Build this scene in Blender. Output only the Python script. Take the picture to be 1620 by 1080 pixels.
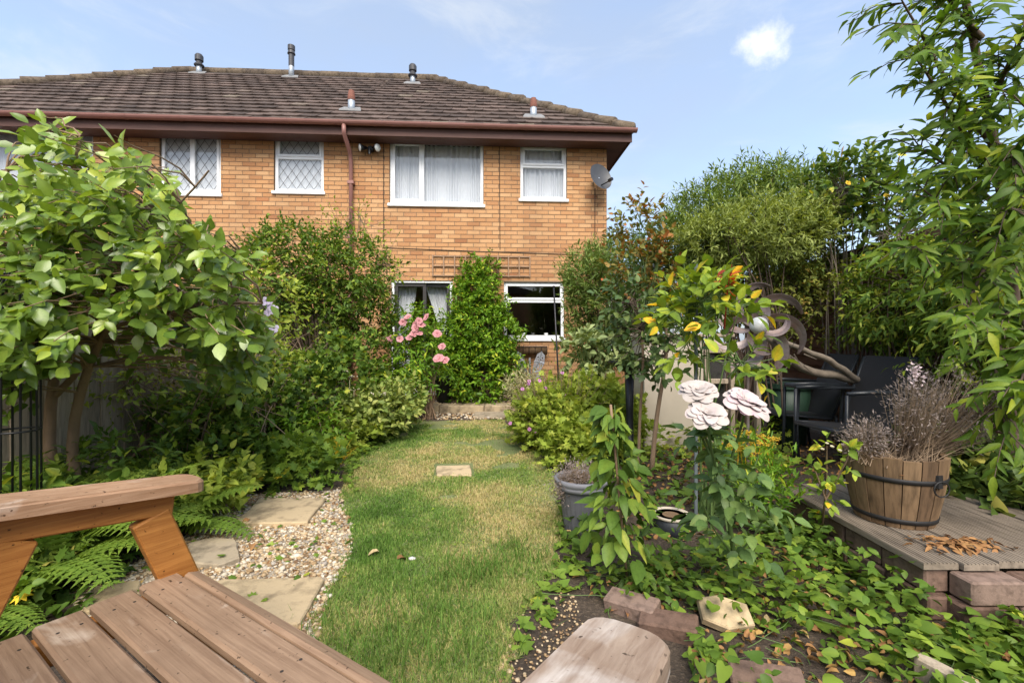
import bpy, math, random
import numpy as np
from mathutils import Vector, Matrix
for o in list(bpy.data.objects): bpy.data.objects.remove(o)
S = bpy.context.scene
COL = S.collection
R = math.radians
# ---------------------------------------------------------------- camera
CH = 1.12; F = 720.0                       # eye height, focal length for a 1620 px wide frame
cd = bpy.data.cameras.new('camera'); cam = bpy.data.objects.new('camera', cd); COL.objects.link(cam)
cam.location = (0, 0, CH); cam.rotation_euler = (R(90), 0, 0)
cd.sensor_width = 36; cd.lens = 16; cd.clip_start = 0.02; cd.clip_end = 2000
S.camera = cam
# ---------------------------------------------------------------- sky, sun, exposure
SUN_EL, SUN_AZ = R(47), R(177)             # azimuth clockwise from +Y: the sun stands behind the camera
W = bpy.data.worlds.new('World'); S.world = W; W.use_nodes = True
nt = W.node_tree; nt.nodes.clear()
def wn(t, **k):
    n = nt.nodes.new(t)
    for a, b in k.items(): setattr(n, a, b)
    return n
wo = wn('ShaderNodeOutputWorld'); bg = wn('ShaderNodeBackground'); bg.inputs[1].default_value = 0.115
sky = wn('ShaderNodeTexSky', sky_type='NISHITA', sun_disc=False, sun_elevation=SUN_EL, sun_rotation=SUN_AZ,
         air_density=1.0, dust_density=2.2, ozone_density=1.0, altitude=50)
tc = wn('ShaderNodeTexCoord'); mp = wn('ShaderNodeMapping'); mp.inputs['Scale'].default_value = (1, 1, 2.2)
nz = wn('ShaderNodeTexNoise'); nz.inputs['Scale'].default_value = 2.2; nz.inputs['Detail'].default_value = 5; nz.inputs['Roughness'].default_value = .55
rp = wn('ShaderNodeMapRange'); rp.inputs[1].default_value = .36; rp.inputs[2].default_value = .8; rp.inputs[3].default_value = .5; rp.inputs[4].default_value = .88
mx = wn('ShaderNodeMix', data_type='RGBA'); mx.inputs[7].default_value = (1.34, 1.6, 2.03, 1)
L = nt.links.new
L(tc.outputs['Generated'], mp.inputs[0]); L(mp.outputs[0], nz.inputs['Vector']); L(nz.outputs[0], rp.inputs[0])
L(rp.outputs[0], mx.inputs[0]); L(sky.outputs[0], mx.inputs[6])
# small bright clouds, scattered by a coarse cell pattern, one of them up right
vd = wn('ShaderNodeVectorMath', operation='DISTANCE'); nrm = wn('ShaderNodeVectorMath', operation='NORMALIZE')
d0 = Vector((395/F, 1, 468/F)).normalized(); nrm.inputs[0].default_value = d0
nz2 = wn('ShaderNodeTexNoise'); nz2.inputs['Scale'].default_value = 17; nz2.inputs['Detail'].default_value = 8; nz2.inputs['Roughness'].default_value = .62
mp2 = wn('ShaderNodeMapping'); mp2.inputs['Scale'].default_value = (1.15, 1, 1.9); mp2.inputs['Location'].default_value = (-d0.x*.15, 0, -d0.z*.9)
L(tc.outputs['Generated'], mp2.inputs[0]); L(mp2.outputs[0], vd.inputs[0]); vd.inputs[1].default_value = d0
L(tc.outputs['Generated'], nz2.inputs['Vector'])
ad = wn('ShaderNodeMath', operation='MULTIPLY_ADD'); ad.inputs[1].default_value = -.15; L(nz2.outputs[0], ad.inputs[0]); L(vd.outputs[1], ad.inputs[2])
r2 = wn('ShaderNodeMapRange', interpolation_type='SMOOTHSTEP'); r2.inputs[1].default_value = -.008; r2.inputs[2].default_value = -.07; r2.inputs[3].default_value = 0; r2.inputs[4].default_value = .85
L(ad.outputs[0], r2.inputs[0])
mx2 = wn('ShaderNodeMix', data_type='RGBA'); mx2.inputs[7].default_value = (3.0, 3.05, 3.1, 1)
mp3 = wn('ShaderNodeMapping'); mp3.inputs['Scale'].default_value = (1, 1, 3.2); mp3.inputs['Location'].default_value = (3.1, 1.7, 0)
nz3 = wn('ShaderNodeTexNoise'); nz3.inputs['Scale'].default_value = 3.2; nz3.inputs['Detail'].default_value = 9; nz3.inputs['Roughness'].default_value = .6; nz3.inputs['Distortion'].default_value = .5
r3 = wn('ShaderNodeMapRange', interpolation_type='SMOOTHSTEP'); r3.inputs[1].default_value = .47; r3.inputs[2].default_value = .8; r3.inputs[3].default_value = 0; r3.inputs[4].default_value = .6
mx3 = wn('ShaderNodeMix', data_type='RGBA'); mx3.inputs[7].default_value = (2.3, 2.4, 2.5, 1)
L(tc.outputs['Generated'], mp3.inputs[0]); L(mp3.outputs[0], nz3.inputs['Vector']); L(nz3.outputs[0], r3.inputs[0]); L(r3.outputs[0], mx3.inputs[0]); L(mx.outputs[2], mx3.inputs[6])
L(r2.outputs[0], mx2.inputs[0]); L(mx3.outputs[2], mx2.inputs[6]); L(mx2.outputs[2], bg.inputs[0]); L(bg.outputs[0], wo.inputs[0])
sl = bpy.data.lights.new('sun', 'SUN'); sl.energy = 1.5; sl.angle = R(38); sl.color = (1, .93, .82)
so = bpy.data.objects.new('sun', sl); COL.objects.link(so)
so.rotation_euler = Vector((-math.sin(SUN_AZ)*math.cos(SUN_EL), -math.cos(SUN_AZ)*math.cos(SUN_EL), -math.sin(SUN_EL))).to_track_quat('-Z', 'Y').to_euler()
S.view_settings.view_transform = 'Standard'; S.view_settings.look = 'None'; S.view_settings.gamma = 1
S.view_settings.use_curve_mapping = False
S.view_settings.exposure = 1.85
S.render.resolution_x, S.render.resolution_y = 1024, 682
try: S.cycles.max_bounces = 12; S.cycles.diffuse_bounces = 8; S.cycles.transmission_bounces = 8; S.cycles.transparent_max_bounces = 12
except Exception: pass
# ---------------------------------------------------------------- helpers
rs = np.random.default_rng(7); random.seed(7)
def P(px, py, Z): return np.array([(px-810)/F*Z, Z, CH-(py-540)/F*Z])      # a point seen at a pixel, at depth Z
def G(px, py, z=0.):                                                      # a point seen at a pixel, at height z
    Z = F*(CH-z)/(py-540); return np.array([(px-810)/F*Z, Z, z])
INV = {}
def tag(o, label, cat, group=None, kind=None):
    if label: o['label'] = label
    if cat: o['category'] = cat
    if group: o['group'] = group
    if kind: o['kind'] = kind
    return o
def thing(name, label, cat, loc=(0, 0, 0), rotz=0., group=None):
    o = bpy.data.objects.new(name, None); COL.objects.link(o); o.empty_display_size = .1
    o.location = [float(v) for v in loc]; o.rotation_euler = (0, 0, rotz); tag(o, label, cat, group)
    INV[o.name] = (Matrix.Translation(Vector([float(v) for v in loc])) @ Matrix.Rotation(rotz, 4, 'Z')).inverted()
    return o
def to_loops(faces):
    return np.array([i for f in faces for i in f], np.int32), np.array([len(f) for f in faces], np.int32)
class Acc:
    def __init__(s): s.V=[]; s.I=[]; s.N=[]; s.r=[]; s.n=0
    def add(s, V, faces=None, loops=None, rnd=None):
        V = np.asarray(V, float).reshape(-1, 3)
        I, N = loops if loops is not None else to_loops(faces)
        s.V.append(V); s.I.append(np.asarray(I)+s.n); s.N.append(np.asarray(N)); s.n += len(V)
        s.r.append(np.zeros(len(V)) if rnd is None else np.broadcast_to(np.asarray(rnd, float), (len(V),)))
        return s
    def inst(s, tm, M, Pp, rnd):
        tv, (I, N) = tm; n = len(Pp)
        if n == 0: return s
        V = np.einsum('nij,vj->nvi', M, tv) + np.asarray(Pp)[:, None]
        off = (np.arange(n)*len(tv))[:, None]
        return s.add(V.reshape(-1, 3), loops=((I[None]+off).ravel(), np.tile(N, n)), rnd=np.repeat(rnd, len(tv))+np.tile(.13*(np.abs(tv[:,0]) < 1e-6)*(len(tv) in (5,8,11)), n))
    def box(s, x0, x1, y0, y1, z0, z1, rnd=None):
        V = [(x, y, z) for z in (z0, z1) for y in (y0, y1) for x in (x0, x1)]
        return s.add(V, [(0,2,3,1),(4,5,7,6),(0,1,5,4),(2,6,7,3),(0,4,6,2),(1,3,7,5)], rnd=rnd)
    def bbox(s, x0, x1, y0, y1, z0, z1, b=.004, rnd=None):       # chamfered box: 24 verts
        c = np.array([(x0+x1)/2, (y0+y1)/2, (z0+z1)/2]); h = np.array([abs(x1-x0), abs(y1-y0), abs(z1-z0)])/2
        b = min(b, *(h*.9)); V=[]; key={}
        for sx in (-1,1):
            for sy in (-1,1):
                for sz in (-1,1):
                    sg = np.array([sx,sy,sz])
                    for a in range(3):
                        q = sg*(h-b); q[a] = sg[a]*h[a]; key[(sx,sy,sz,a)] = len(V); V.append(c+q)
        fs=[]
        for a in range(3):
            u, w = (a+1)%3, (a+2)%3
            for sg in (-1,1):
                f=[]
                for (p,q) in ((-1,-1),(1,-1),(1,1),(-1,1)):
                    k=[0,0,0]; k[a]=sg; k[u]=p; k[w]=q; f.append(key[(*k,a)])
                fs.append(f if sg>0 else f[::-1])
            for p in (-1,1):
                for q in (-1,1):
                    k0=[0,0,0]; k0[u]=p; k0[w]=q; k1=list(k0); k0[a]=-1; k1[a]=1
                    fs.append([key[(*k0,u)],key[(*k1,u)],key[(*k1,w)],key[(*k0,w)]])
        for sx in (-1,1):
            for sy in (-1,1):
                for sz in (-1,1): fs.append([key[(sx,sy,sz,a)] for a in range(3)])
        return s.add(V, fs, rnd=rnd)
    def beam(s, p0, p1, w, t, up=(0,0,1), b=.004, rnd=None):     # a chamfered board from p0 to p1, w across, t thick
        p0 = np.array(p0, float); p1 = np.array(p1, float); a = Acc(); ln = np.linalg.norm(p1-p0)
        a.bbox(0, ln, -w/2, w/2, -t/2, t/2, b)
        ax = (p1-p0)/ln; up = np.array(up, float); y = np.cross(up, ax); y /= np.linalg.norm(y); z = np.cross(ax, y)
        V = a.V[0] @ np.array([ax, y, z]) + p0
        return s.add(V, loops=(a.I[0], a.N[0]), rnd=rnd)
    def tube(s, pts, rad, k=6, rnd=None, cap=True):
        p = np.asarray(pts, float); n = len(p); rad = np.broadcast_to(np.asarray(rad, float), (n,))
        t = np.gradient(p, axis=0); t /= np.linalg.norm(t, axis=1)[:, None]+1e-9
        ref = np.array([0,0,1.]) if abs(t[0][2]) < .9 else np.array([1.,0,0])
        V=[]
        for i in range(n):
            u = np.cross(t[i], ref); u /= np.linalg.norm(u)+1e-9; ref = np.cross(u, t[i]); w = ref
            a = np.arange(k)*2*math.pi/k
            V.append(p[i]+rad[i]*(np.cos(a)[:,None]*u+np.sin(a)[:,None]*w))
        fs=[(i*k+j, i*k+(j+1)%k, (i+1)*k+(j+1)%k, (i+1)*k+j) for i in range(n-1) for j in range(k)]
        if cap: fs += [tuple(range(k))[::-1], tuple(range((n-1)*k, n*k))]
        return s.add(np.concatenate(V), fs, rnd=rnd)
    def lathe(s, c, prof, k=24, rnd=None, cap=True):             # profile (r, z) round a vertical axis
        a = np.arange(k)*2*math.pi/k; V=[]
        for r, z in prof: V.append(np.stack([c[0]+r*np.cos(a), c[1]+r*np.sin(a), np.full(k, c[2]+z)], 1))
        n=len(prof); fs=[(i*k+j, i*k+(j+1)%k, (i+1)*k+(j+1)%k, (i+1)*k+j) for i in range(n-1) for j in range(k)]
        if cap: fs += [tuple(range(k))[::-1], tuple(range((n-1)*k, n*k))]
        return s.add(np.concatenate(V), fs, rnd=rnd)
    def prism(s, poly, z0, z1, b=0., rnd=None):                  # polygon (x, y) extruded, top edge chamfered by b
        poly = np.asarray(poly, float); n = len(poly); c = poly.mean(0)
        d = poly-c; ln = np.linalg.norm(d, axis=1)[:, None]; inn = c+d*(1-b/ln)
        rings = [(poly, z0), (poly, z1-b), (inn, z1)] if b else [(poly, z0), (poly, z1)]
        V = np.concatenate([np.c_[q, np.full(n, z)] for q, z in rings]); m=len(rings)
        fs=[(i*n+j, i*n+(j+1)%n, (i+1)*n+(j+1)%n, (i+1)*n+j) for i in range(m-1) for j in range(n)]
        fs += [tuple(range(n))[::-1], tuple(range((m-1)*n, m*n))]
        return s.add(V, fs, rnd=rnd)
    def mesh(s, name, mat, shift=None, smooth=False):
        V = np.concatenate(s.V); I = np.concatenate(s.I).astype(np.int32); N = np.concatenate(s.N).astype(np.int32); r = np.concatenate(s.r)
        if shift is not None: V = V @ np.array(shift.to_3x3()).T + np.array(shift.translation)
        me = bpy.data.meshes.new(name); me.vertices.add(len(V)); me.vertices.foreach_set('co', V.astype(np.float32).ravel())
        me.loops.add(len(I)); me.loops.foreach_set('vertex_index', I)
        me.polygons.add(len(N)); me.polygons.foreach_set('loop_start', np.r_[0, np.cumsum(N)[:-1]].astype(np.int32))
        me.polygons.foreach_set('use_smooth', np.full(len(N), smooth))
        a = me.attributes.new('rnd', 'FLOAT', 'POINT'); a.data.foreach_set('value', r.astype(np.float32))
        me.update(calc_edges=True); me.materials.append(mat); return me
    def build(s, name, mat, parent=None, smooth=False, world=True, label=None, cat=None, group=None, kind=None, rnd=None):
        if parent is not None:
            sh = INV.get(parent.name) if world else None
            me = s.mesh(name, mat, sh, smooth); o = bpy.data.objects.new(name, me); COL.objects.link(o); o.parent = parent
            if parent.name in INV: INV[o.name] = INV[parent.name]
        else:
            V = np.concatenate(s.V); lo, hi = V.min(0), V.max(0); loc = Vector(((lo[0]+hi[0])/2, (lo[1]+hi[1])/2, lo[2]))
            me = s.mesh(name, mat, Matrix.Translation(-loc), smooth); o = bpy.data.objects.new(name, me); COL.objects.link(o); o.location = loc
            INV[o.name] = Matrix.Translation(-loc)
        if rnd is not None: o['rnd'] = float(rnd)
        return tag(o, label, cat, group, kind)
def place(name, me, parent, mat4, rnd=None):                     # shared mesh under a parent, world matrix
    o = bpy.data.objects.new(name, me); COL.objects.link(o); o.parent = parent
    o.matrix_basis = INV[parent.name] @ mat4 if parent.name in INV else mat4
    if rnd is not None: o['rnd'] = float(rnd)
    return o
# ---------------------------------------------------------------- materials
MATS = {}
def newmat(name):
    m = bpy.data.materials.new(name); m.use_nodes = True; n = m.node_tree; b = n.nodes['Principled BSDF']; MATS[name] = m
    return m, n, b
def node(n, t, **k):
    q = n.nodes.new(t)
    for a, b in k.items(): setattr(q, a, b)
    return q
def ramp(n, cols):
    q = node(n, 'ShaderNodeValToRGB'); e = q.color_ramp.elements
    while len(e) > 1: e.remove(e[-1])
    e[0].position = cols[0][0]; e[0].color = (*cols[0][1], 1)
    for p, c in cols[1:]: x = e.new(p); x.color = (*c, 1)
    return q
def rndval(n):                                                   # per piece value: mesh attribute plus object property
    a = node(n, 'ShaderNodeAttribute', attribute_name='rnd'); b = node(n, 'ShaderNodeAttribute', attribute_name='rnd', attribute_type='OBJECT')
    s = node(n, 'ShaderNodeMath', operation='ADD'); n.links.new(a.outputs['Fac'], s.inputs[0]); n.links.new(b.outputs['Fac'], s.inputs[1])
    return s.outputs[0]
def noise(n, scale, detail=4, rough=.55, sc=(1,1,1), coord='Object', dist=0.):
    t = node(n, 'ShaderNodeTexCoord'); m = node(n, 'ShaderNodeMapping'); m.inputs['Scale'].default_value = sc
    q = node(n, 'ShaderNodeTexNoise'); q.inputs['Scale'].default_value = scale; q.inputs['Detail'].default_value = detail; q.inputs['Roughness'].default_value = rough; q.inputs['Distortion'].default_value = dist
    n.links.new(t.outputs[coord], m.inputs[0]); n.links.new(m.outputs[0], q.inputs['Vector']); return q.outputs['Fac']
def mixc(n, f, a, b, mode='MIX'):
    q = node(n, 'ShaderNodeMix', data_type='RGBA', blend_type=mode)
    for s, v in ((0, f), (6, a), (7, b)):
        if hasattr(v, 'is_output'): n.links.new(v, q.inputs[s])
        else: q.inputs[s].default_value = v if s == 0 else (*v, 1)
    return q.outputs[2]
def bump(n, b, h, strength=.3, dist=.01):
    q = node(n, 'ShaderNodeBump'); q.inputs['Strength'].default_value = strength; q.inputs['Distance'].default_value = dist
    n.links.new(h, q.inputs['Height']); n.links.new(q.outputs[0], b.inputs['Normal'])
def maprange(n, v, a, b, c=0., d=1.):
    q = node(n, 'ShaderNodeMapRange'); n.links.new(v, q.inputs[0])
    for i, x in enumerate((a, b, c, d)): q.inputs[i+1].default_value = x
    return q.outputs[0]
def plain(name, col, rough=.6, metal=0., var=.25, scale=12, bumps=.15, spec=.4, coord='Object', sc=(1,1,1)):
    m, n, b = newmat(name); f = noise(n, scale, coord=coord, sc=sc)
    c = mixc(n, f, tuple(v*(1-var) for v in col), tuple(min(1, v*(1+var)) for v in col))
    n.links.new(c, b.inputs['Base Color']); b.inputs['Roughness'].default_value = rough; b.inputs['Metallic'].default_value = metal
    b.inputs['Specular IOR Level'].default_value = spec
    if bumps: bump(n, b, noise(n, scale*4, coord=coord, sc=sc), bumps, .005)
    return m
def piece(name, cols, nscale=30, nvar=.35, rough=.85, bumps=.4, sc=(1,1,1), bdist=.004, weather=0.):    # coloured piece by piece by 'rnd'
    m, n, b = newmat(name); rp = ramp(n, cols); n.links.new(rndval(n), rp.inputs[0]); f = noise(n, nscale, 5, .6, sc)
    c = mixc(n, maprange(n, f, .3, .7, 1-nvar, 1+nvar*.6), (0,0,0), rp.outputs[0])
    if weather:
        gp_ = node(n, 'ShaderNodeNewGeometry'); mw = node(n, 'ShaderNodeMapping'); mw.inputs['Scale'].default_value = (1.5,1.5,.5); n.links.new(gp_.outputs['Position'], mw.inputs[0])
        wq = node(n, 'ShaderNodeTexNoise'); wq.inputs['Scale'].default_value = 1.1; wq.inputs['Detail'].default_value = 6; n.links.new(mw.outputs[0], wq.inputs['Vector']); c = mixc(n, maprange(n, wq.outputs['Fac'], .42, .75, 0, weather), c, (.13,.075,.045))
    n.links.new(c, b.inputs['Base Color'])
    b.inputs['Roughness'].default_value = rough; b.inputs['Specular IOR Level'].default_value = .25
    bump(n, b, noise(n, nscale*2.5, 5, .65, sc), bumps, bdist); return m
def leafmat(name, cols, rough=.5, tl=.32, spec=.2, petal=False):
    if not petal: cols = [(p_, (c_[0]*2.0, c_[1]*1.62, c_[2]*1.05)) for p_, c_ in cols]
    m, n, b = newmat(name); rp = ramp(n, cols); n.links.new(rndval(n), rp.inputs[0])
    f = noise(n, 9, 3, .6); c = mixc(n, maprange(n, f, .3, .7, .78, 1.12), (0,0,0), rp.outputs[0])
    n.links.new(c, b.inputs['Base Color']); b.inputs['Roughness'].default_value = rough; b.inputs['Specular IOR Level'].default_value = spec
    t = node(n, 'ShaderNodeBsdfTranslucent'); g = mixc(n, 1., c, (1,1,1) if petal else (1.25, 1.2, .45), 'MULTIPLY'); n.links.new(g, t.inputs['Color'])
    x = node(n, 'ShaderNodeMixShader'); x.inputs[0].default_value = tl
    n.links.new(b.outputs[0], x.inputs[1]); n.links.new(t.outputs[0], x.inputs[2]); n.links.new(x.outputs[0], n.nodes['Material Output'].inputs[0])
    return m
def woodmat(name, dark, light, axis=0, worn=None, wornamt=(.6,.72), scale=1., rough=.6):
    m, n, b = newmat(name); sc = [95*scale]*3; sc[axis] = 3.2*scale
    r = rndval(n)
    tcn = node(n, 'ShaderNodeTexCoord'); va = node(n, 'ShaderNodeVectorMath', operation='ADD'); n.links.new(tcn.outputs['Object'], va.inputs[0])
    cx = node(n, 'ShaderNodeCombineXYZ'); ml = node(n, 'ShaderNodeMath', operation='MULTIPLY'); ml.inputs[1].default_value = 37.; n.links.new(r, ml.inputs[0])
    for i in range(3): n.links.new(ml.outputs[0], cx.inputs[i])
    n.links.new(cx.outputs[0], va.inputs[1])
    mp_ = node(n, 'ShaderNodeMapping'); mp_.inputs['Scale'].default_value = sc; n.links.new(va.outputs[0], mp_.inputs[0])
    q = node(n, 'ShaderNodeTexNoise'); q.inputs['Scale'].default_value = 1.; q.inputs['Detail'].default_value = 6; q.inputs['Roughness'].default_value = .65; q.inputs['Distortion'].default_value = .6
    n.links.new(mp_.outputs[0], q.inputs['Vector']); f = q.outputs['Fac']
    big = noise(n, 5*scale, 4, .6)
    c = mixc(n, maprange(n, f, .3, .7), dark, light); c = mixc(n, maprange(n, big, .35, .7, 0, .35), c, tuple(v*.55 for v in dark))
    if worn:
        mq = node(n, 'ShaderNodeMapping'); s2 = [9*scale]*3; s2[axis] = 4.5*scale; mq.inputs['Scale'].default_value = s2; n.links.new(va.outputs[0], mq.inputs[0])
        w = node(n, 'ShaderNodeTexNoise'); w.inputs['Scale'].default_value = 1; w.inputs['Detail'].default_value = 5; w.inputs['Distortion'].default_value = 1.2; n.links.new(mq.outputs[0], w.inputs['Vector'])
        wf = node(n, 'ShaderNodeMath', operation='MULTIPLY'); n.links.new(maprange(n, w.outputs['Fac'], *wornamt), wf.inputs[0]); n.links.new(maprange(n, f, .25, .6, .35, 1.), wf.inputs[1])
        c = mixc(n, wf.outputs[0], c, worn)
    sp = noise(n, 70, 2, .5); c = mixc(n, maprange(n, sp, .68, .74), c, tuple(v*.3 for v in dark))
    n.links.new(c, b.inputs['Base Color']); b.inputs['Roughness'].default_value = rough; b.inputs['Specular IOR Level'].default_value = .3
    bump(n, b, f, .35, .003); return m
# ================================================================ SETTING: ground, lawn, path, patio
m, n, b = newmat('soil'); f = noise(n, 3, 8, .65); f2 = noise(n, 60, 4, .6)
c = mixc(n, maprange(n, f, .35, .65), (.035,.024,.016), (.085,.06,.04)); c = mixc(n, maprange(n, f2, .5, .75), c, (.15,.11,.075))
n.links.new(c, b.inputs['Base Color']); b.inputs['Roughness'].default_value = .95; bump(n, b, f2, .8, .03)
m, n, b = newmat('lawn_base'); f = noise(n, 1.6, 6, .6); f2 = noise(n, 90, 3, .6)
c = mixc(n, maprange(n, f, .35, .65), (.12,.19,.055), (.28,.29,.12)); c = mixc(n, maprange(n, f2, .4, .7), c, (.09,.075,.035))
n.links.new(c, b.inputs['Base Color']); b.inputs['Roughness'].default_value = .95; bump(n, b, f2, .6, .02)
m, n, b = newmat('patio_gravel'); f = noise(n, 45, 4, .7)
n.links.new(mixc(n, maprange(n, f, .3, .7), (.16,.12,.08), (.55,.47,.36)), b.inputs['Base Color']); b.inputs['Roughness'].default_value = .9; bump(n, b, f, .7, .02)
stone = piece('sandstone', [(0,(.5,.385,.235)),(.5,(.44,.335,.2)),(1,(.34,.28,.2))], 11, .6, .9, .6, bdist=.008)
grav = piece('gravel', [(0,(.17,.1,.055)),(.25,(.4,.27,.14)),(.6,(.56,.45,.3)),(.85,(.64,.57,.46)),(1,(.3,.26,.22))], 25, .25, .8, .2)
Acc().add([(-300,-300,0),(300,-300,0),(300,500,0),(-300,500,0)], [(0,1,2,3)]).build('ground', MATS['soil'], kind='structure')
def inpoly(pts, poly):
    x, y = pts[:,0], pts[:,1]; r = np.zeros(len(pts), bool); n = len(poly); j = n-1
    for i in range(n):
        xi, yi = poly[i][:2]; xj, yj = poly[j][:2]
        r ^= ((yi > y) != (yj > y)) & (x < (xj-xi)*(y-yi)/(yj-yi+1e-12)+xi); j = i
    return r
def scatter(poly, n, dens=None):
    poly = np.asarray(poly)[:, :2]; lo, hi = poly.min(0), poly.max(0); out = []; k = 0
    while k < n:
        q = rs.random((n*2, 2))*(hi-lo)+lo; q = q[inpoly(q, poly)]
        if dens is not None: q = q[rs.random(len(q)) < dens(q)]
        out.append(q); k += len(q)
    return np.concatenate(out)[:n]
LE = [(655,666),(610,686),(568,708),(545,735),(538,790),(556,840),(552,880),(522,930),(502,985),(478,1080),(420,1250)]
RE = [(760,1250),(800,1080),(822,1030),(812,985),(850,940),(882,905),(884,850),(892,800),(872,740),(832,700),(797,664)]
LAWN = np.array([G(*p, .004) for p in LE+RE])
# smooth the outline a little and make it ragged
def ragged(poly, k=8, a=.02):
    out=[]
    for i in range(len(poly)):
        p, q = poly[i], poly[(i+1)%len(poly)]
        for t in np.arange(k)/k: out.append(p+(q-p)*t+np.r_[rs.normal(0,a,2),0])
    return np.array(out)
LR = ragged(LAWN)
Acc().add(LR, [tuple(range(len(LR)))]).build('lawn', MATS['lawn_base'], kind='structure')
GR = np.array([G(*p, .002) for p in [(385,782),(540,775),(545,800),(560,840),(556,880),(526,930),(510,985),(480,1080),(380,1080),(150,1000),(110,940),(215,890),(285,855),(330,815)]])
GRr = ragged(GR, 4, .015)
Acc().add(GRr, [tuple(range(len(GRr)))]).build('gravel_path', MATS['patio_gravel'], kind='structure')
# --- grass blades
grass = leafmat('grass', [(0,(.04,.1,.025)),(.35,(.072,.155,.045)),(.62,(.115,.19,.07)),(.85,(.18,.225,.115)),(1,(.25,.255,.18))], .6, .25, .1)
def vnoise(q, s, seed):                                          # cheap smooth value noise
    g = np.random.default_rng(seed).random((64,64)); x = q*s+100; i = np.floor(x).astype(int); f = x-i; f = f*f*(3-2*f)
    a = g[i[:,0]%64, i[:,1]%64]; b_ = g[(i[:,0]+1)%64, i[:,1]%64]; c_ = g[i[:,0]%64, (i[:,1]+1)%64]; d_ = g[(i[:,0]+1)%64, (i[:,1]+1)%64]
    return (a*(1-f[:,0])+b_*f[:,0])*(1-f[:,1])+(c_*(1-f[:,0])+d_*f[:,0])*f[:,1]
def blades(q, hgt, wid, rnd, lean=.8):
    n = len(q); az = rs.random(n)*6.283; la = rs.random(n)*lean+.1; h = hgt*(.55+.9*rs.random(n))
    d = np.stack([np.cos(az), np.sin(az)], 1); sd = np.stack([-d[:,1], d[:,0]], 1)*(wid*(.6+.8*rs.random(n)))[:,None]/2
    b0 = np.c_[q-sd, np.full(n,.004)]; b1 = np.c_[q+sd, np.full(n,.004)]
    mid = np.c_[q+d*(h*np.sin(la)*.4)[:,None], h*np.cos(la)*.62]; tip = np.c_[q+d*(h*np.sin(la)*1.1)[:,None], h*np.cos(la)]
    V = np.stack([b0, b1, mid+np.c_[sd*.8, np.zeros(n)], mid-np.c_[sd*.8, np.zeros(n)], tip], 1).reshape(-1,3)
    o = (np.arange(n)*5)[:,None]; I = (np.array([[0,1,2,3,3,2,4]])+o).ravel(); N = np.tile([4,3], n)
    return V, (I, N), np.repeat(rnd, 5)
ga = Acc()
q = scatter(LR, 150000, lambda q: np.clip((2.1/np.maximum(q[:,1],.9))**1.7, .05, 1))
big = vnoise(q, 1.3, 1)*.5+vnoise(q, 3.7, 2)*.3+vnoise(q, 9., 3)*.2
rn = np.clip((big-.5)*2.0+.6+rs.normal(0,.2,len(q)), 0, 1)
w = .0028+.0011*np.maximum(q[:,1]-1.5, 0); bare = vnoise(q, 2.2, 9)*.6+vnoise(q, 7, 8)*.4
keep = (bare < .74) & ~inpoly(q, [G(686,753),G(751,753),G(748,733),G(687,734)])
V, lp, r = blades(q[keep], (.012+.013*vnoise(q, 4.5, 5)+.001*q[:,1])[keep], w[keep], rn[keep], 1.25); ga.add(V, loops=lp, rnd=r)
for (px, py, k, rad, h) in [(735,912,500,.09,.075),(600,868,260,.08,.06),(690,1000,420,.15,.07),(790,900,260,.1,.06),(640,1050,420,.14,.07),(810,868,160,.06,.055),(560,990,320,.13,.06),(840,885,200,.08,.06),(700,840,300,.12,.05),(760,690,300,.2,.06),(610,930,300,.12,.055)]:
    c0 = G(px, py)[:2]; q = c0+rs.normal(0, rad, (k,2)); V, lp, r = blades(q, np.full(k,h), np.full(k,.0034), np.clip(rs.normal(.16,.14,k),0,1), 1.0); ga.add(V, loops=lp, rnd=r)
ga.build('grass', grass, label='short patchy green and straw coloured lawn grass', cat='grass', kind='stuff')
# --- pebbles
def ico():
    t = (1+5**.5)/2; V = np.array([(-1,t,0),(1,t,0),(-1,-t,0),(1,-t,0),(0,-1,t),(0,1,t),(0,-1,-t),(0,1,-t),(t,0,-1),(t,0,1),(-t,0,-1),(-t,0,1)], float); V /= np.linalg.norm(V[0])
    Fc=[(0,11,5),(0,5,1),(0,1,7),(0,7,10),(0,10,11),(1,5,9),(5,11,4),(11,10,2),(10,7,6),(7,1,8),(3,9,4),(3,4,2),(3,2,6),(3,6,8),(3,8,9),(4,9,5),(2,4,11),(6,2,10),(8,6,7),(9,8,1)]
    return V, Fc
ICO = ico()
def pebbles(q, size, z=0., dim=1.):
    a = Acc()
    for v in range(6):
        s = slice(v, None, 6); tv = ICO[0]*(1+rs.normal(0,.16,(12,1)))*np.array([1,.8,.55]); k = len(q[s])
        az = rs.random(k)*6.283; M = np.zeros((k,3,3)); sz = size*(.5+rs.gamma(3,.2,k))
        M[:,0,0]=np.cos(az)*sz; M[:,0,1]=-np.sin(az)*sz; M[:,1,0]=np.sin(az)*sz; M[:,1,1]=np.cos(az)*sz; M[:,2,2]=sz*(.8+.5*rs.random(k))
        a.inst((tv, to_loops(ICO[1])), M, np.c_[q[s], z+sz*.2+rs.random(k)*.006], rs.random(k)*dim)
    return a
q = scatter(GR, 9500, lambda q: np.clip((2.2/q[:,1])**1.2, .2, 1))
pebbles(q, .0082).build('gravel', grav, smooth=True, label='pale cream gravel between the stepping slabs beside the lawn', cat='gravel', kind='stuff')
q = np.concatenate([scatter([G(830,960),G(900,930),G(930,990),G(850,1080),G(780,1120),G(800,1010)], 300), scatter(LR, 70), scatter([G(560,650),G(640,690),G(550,780),G(500,760)],300)])
pebbles(q, .0055, dim=.55).build('pebbles', grav, smooth=True, label='loose little pebbles scattered over bare soil and lawn edge', cat='pebbles', kind='stuff')
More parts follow.
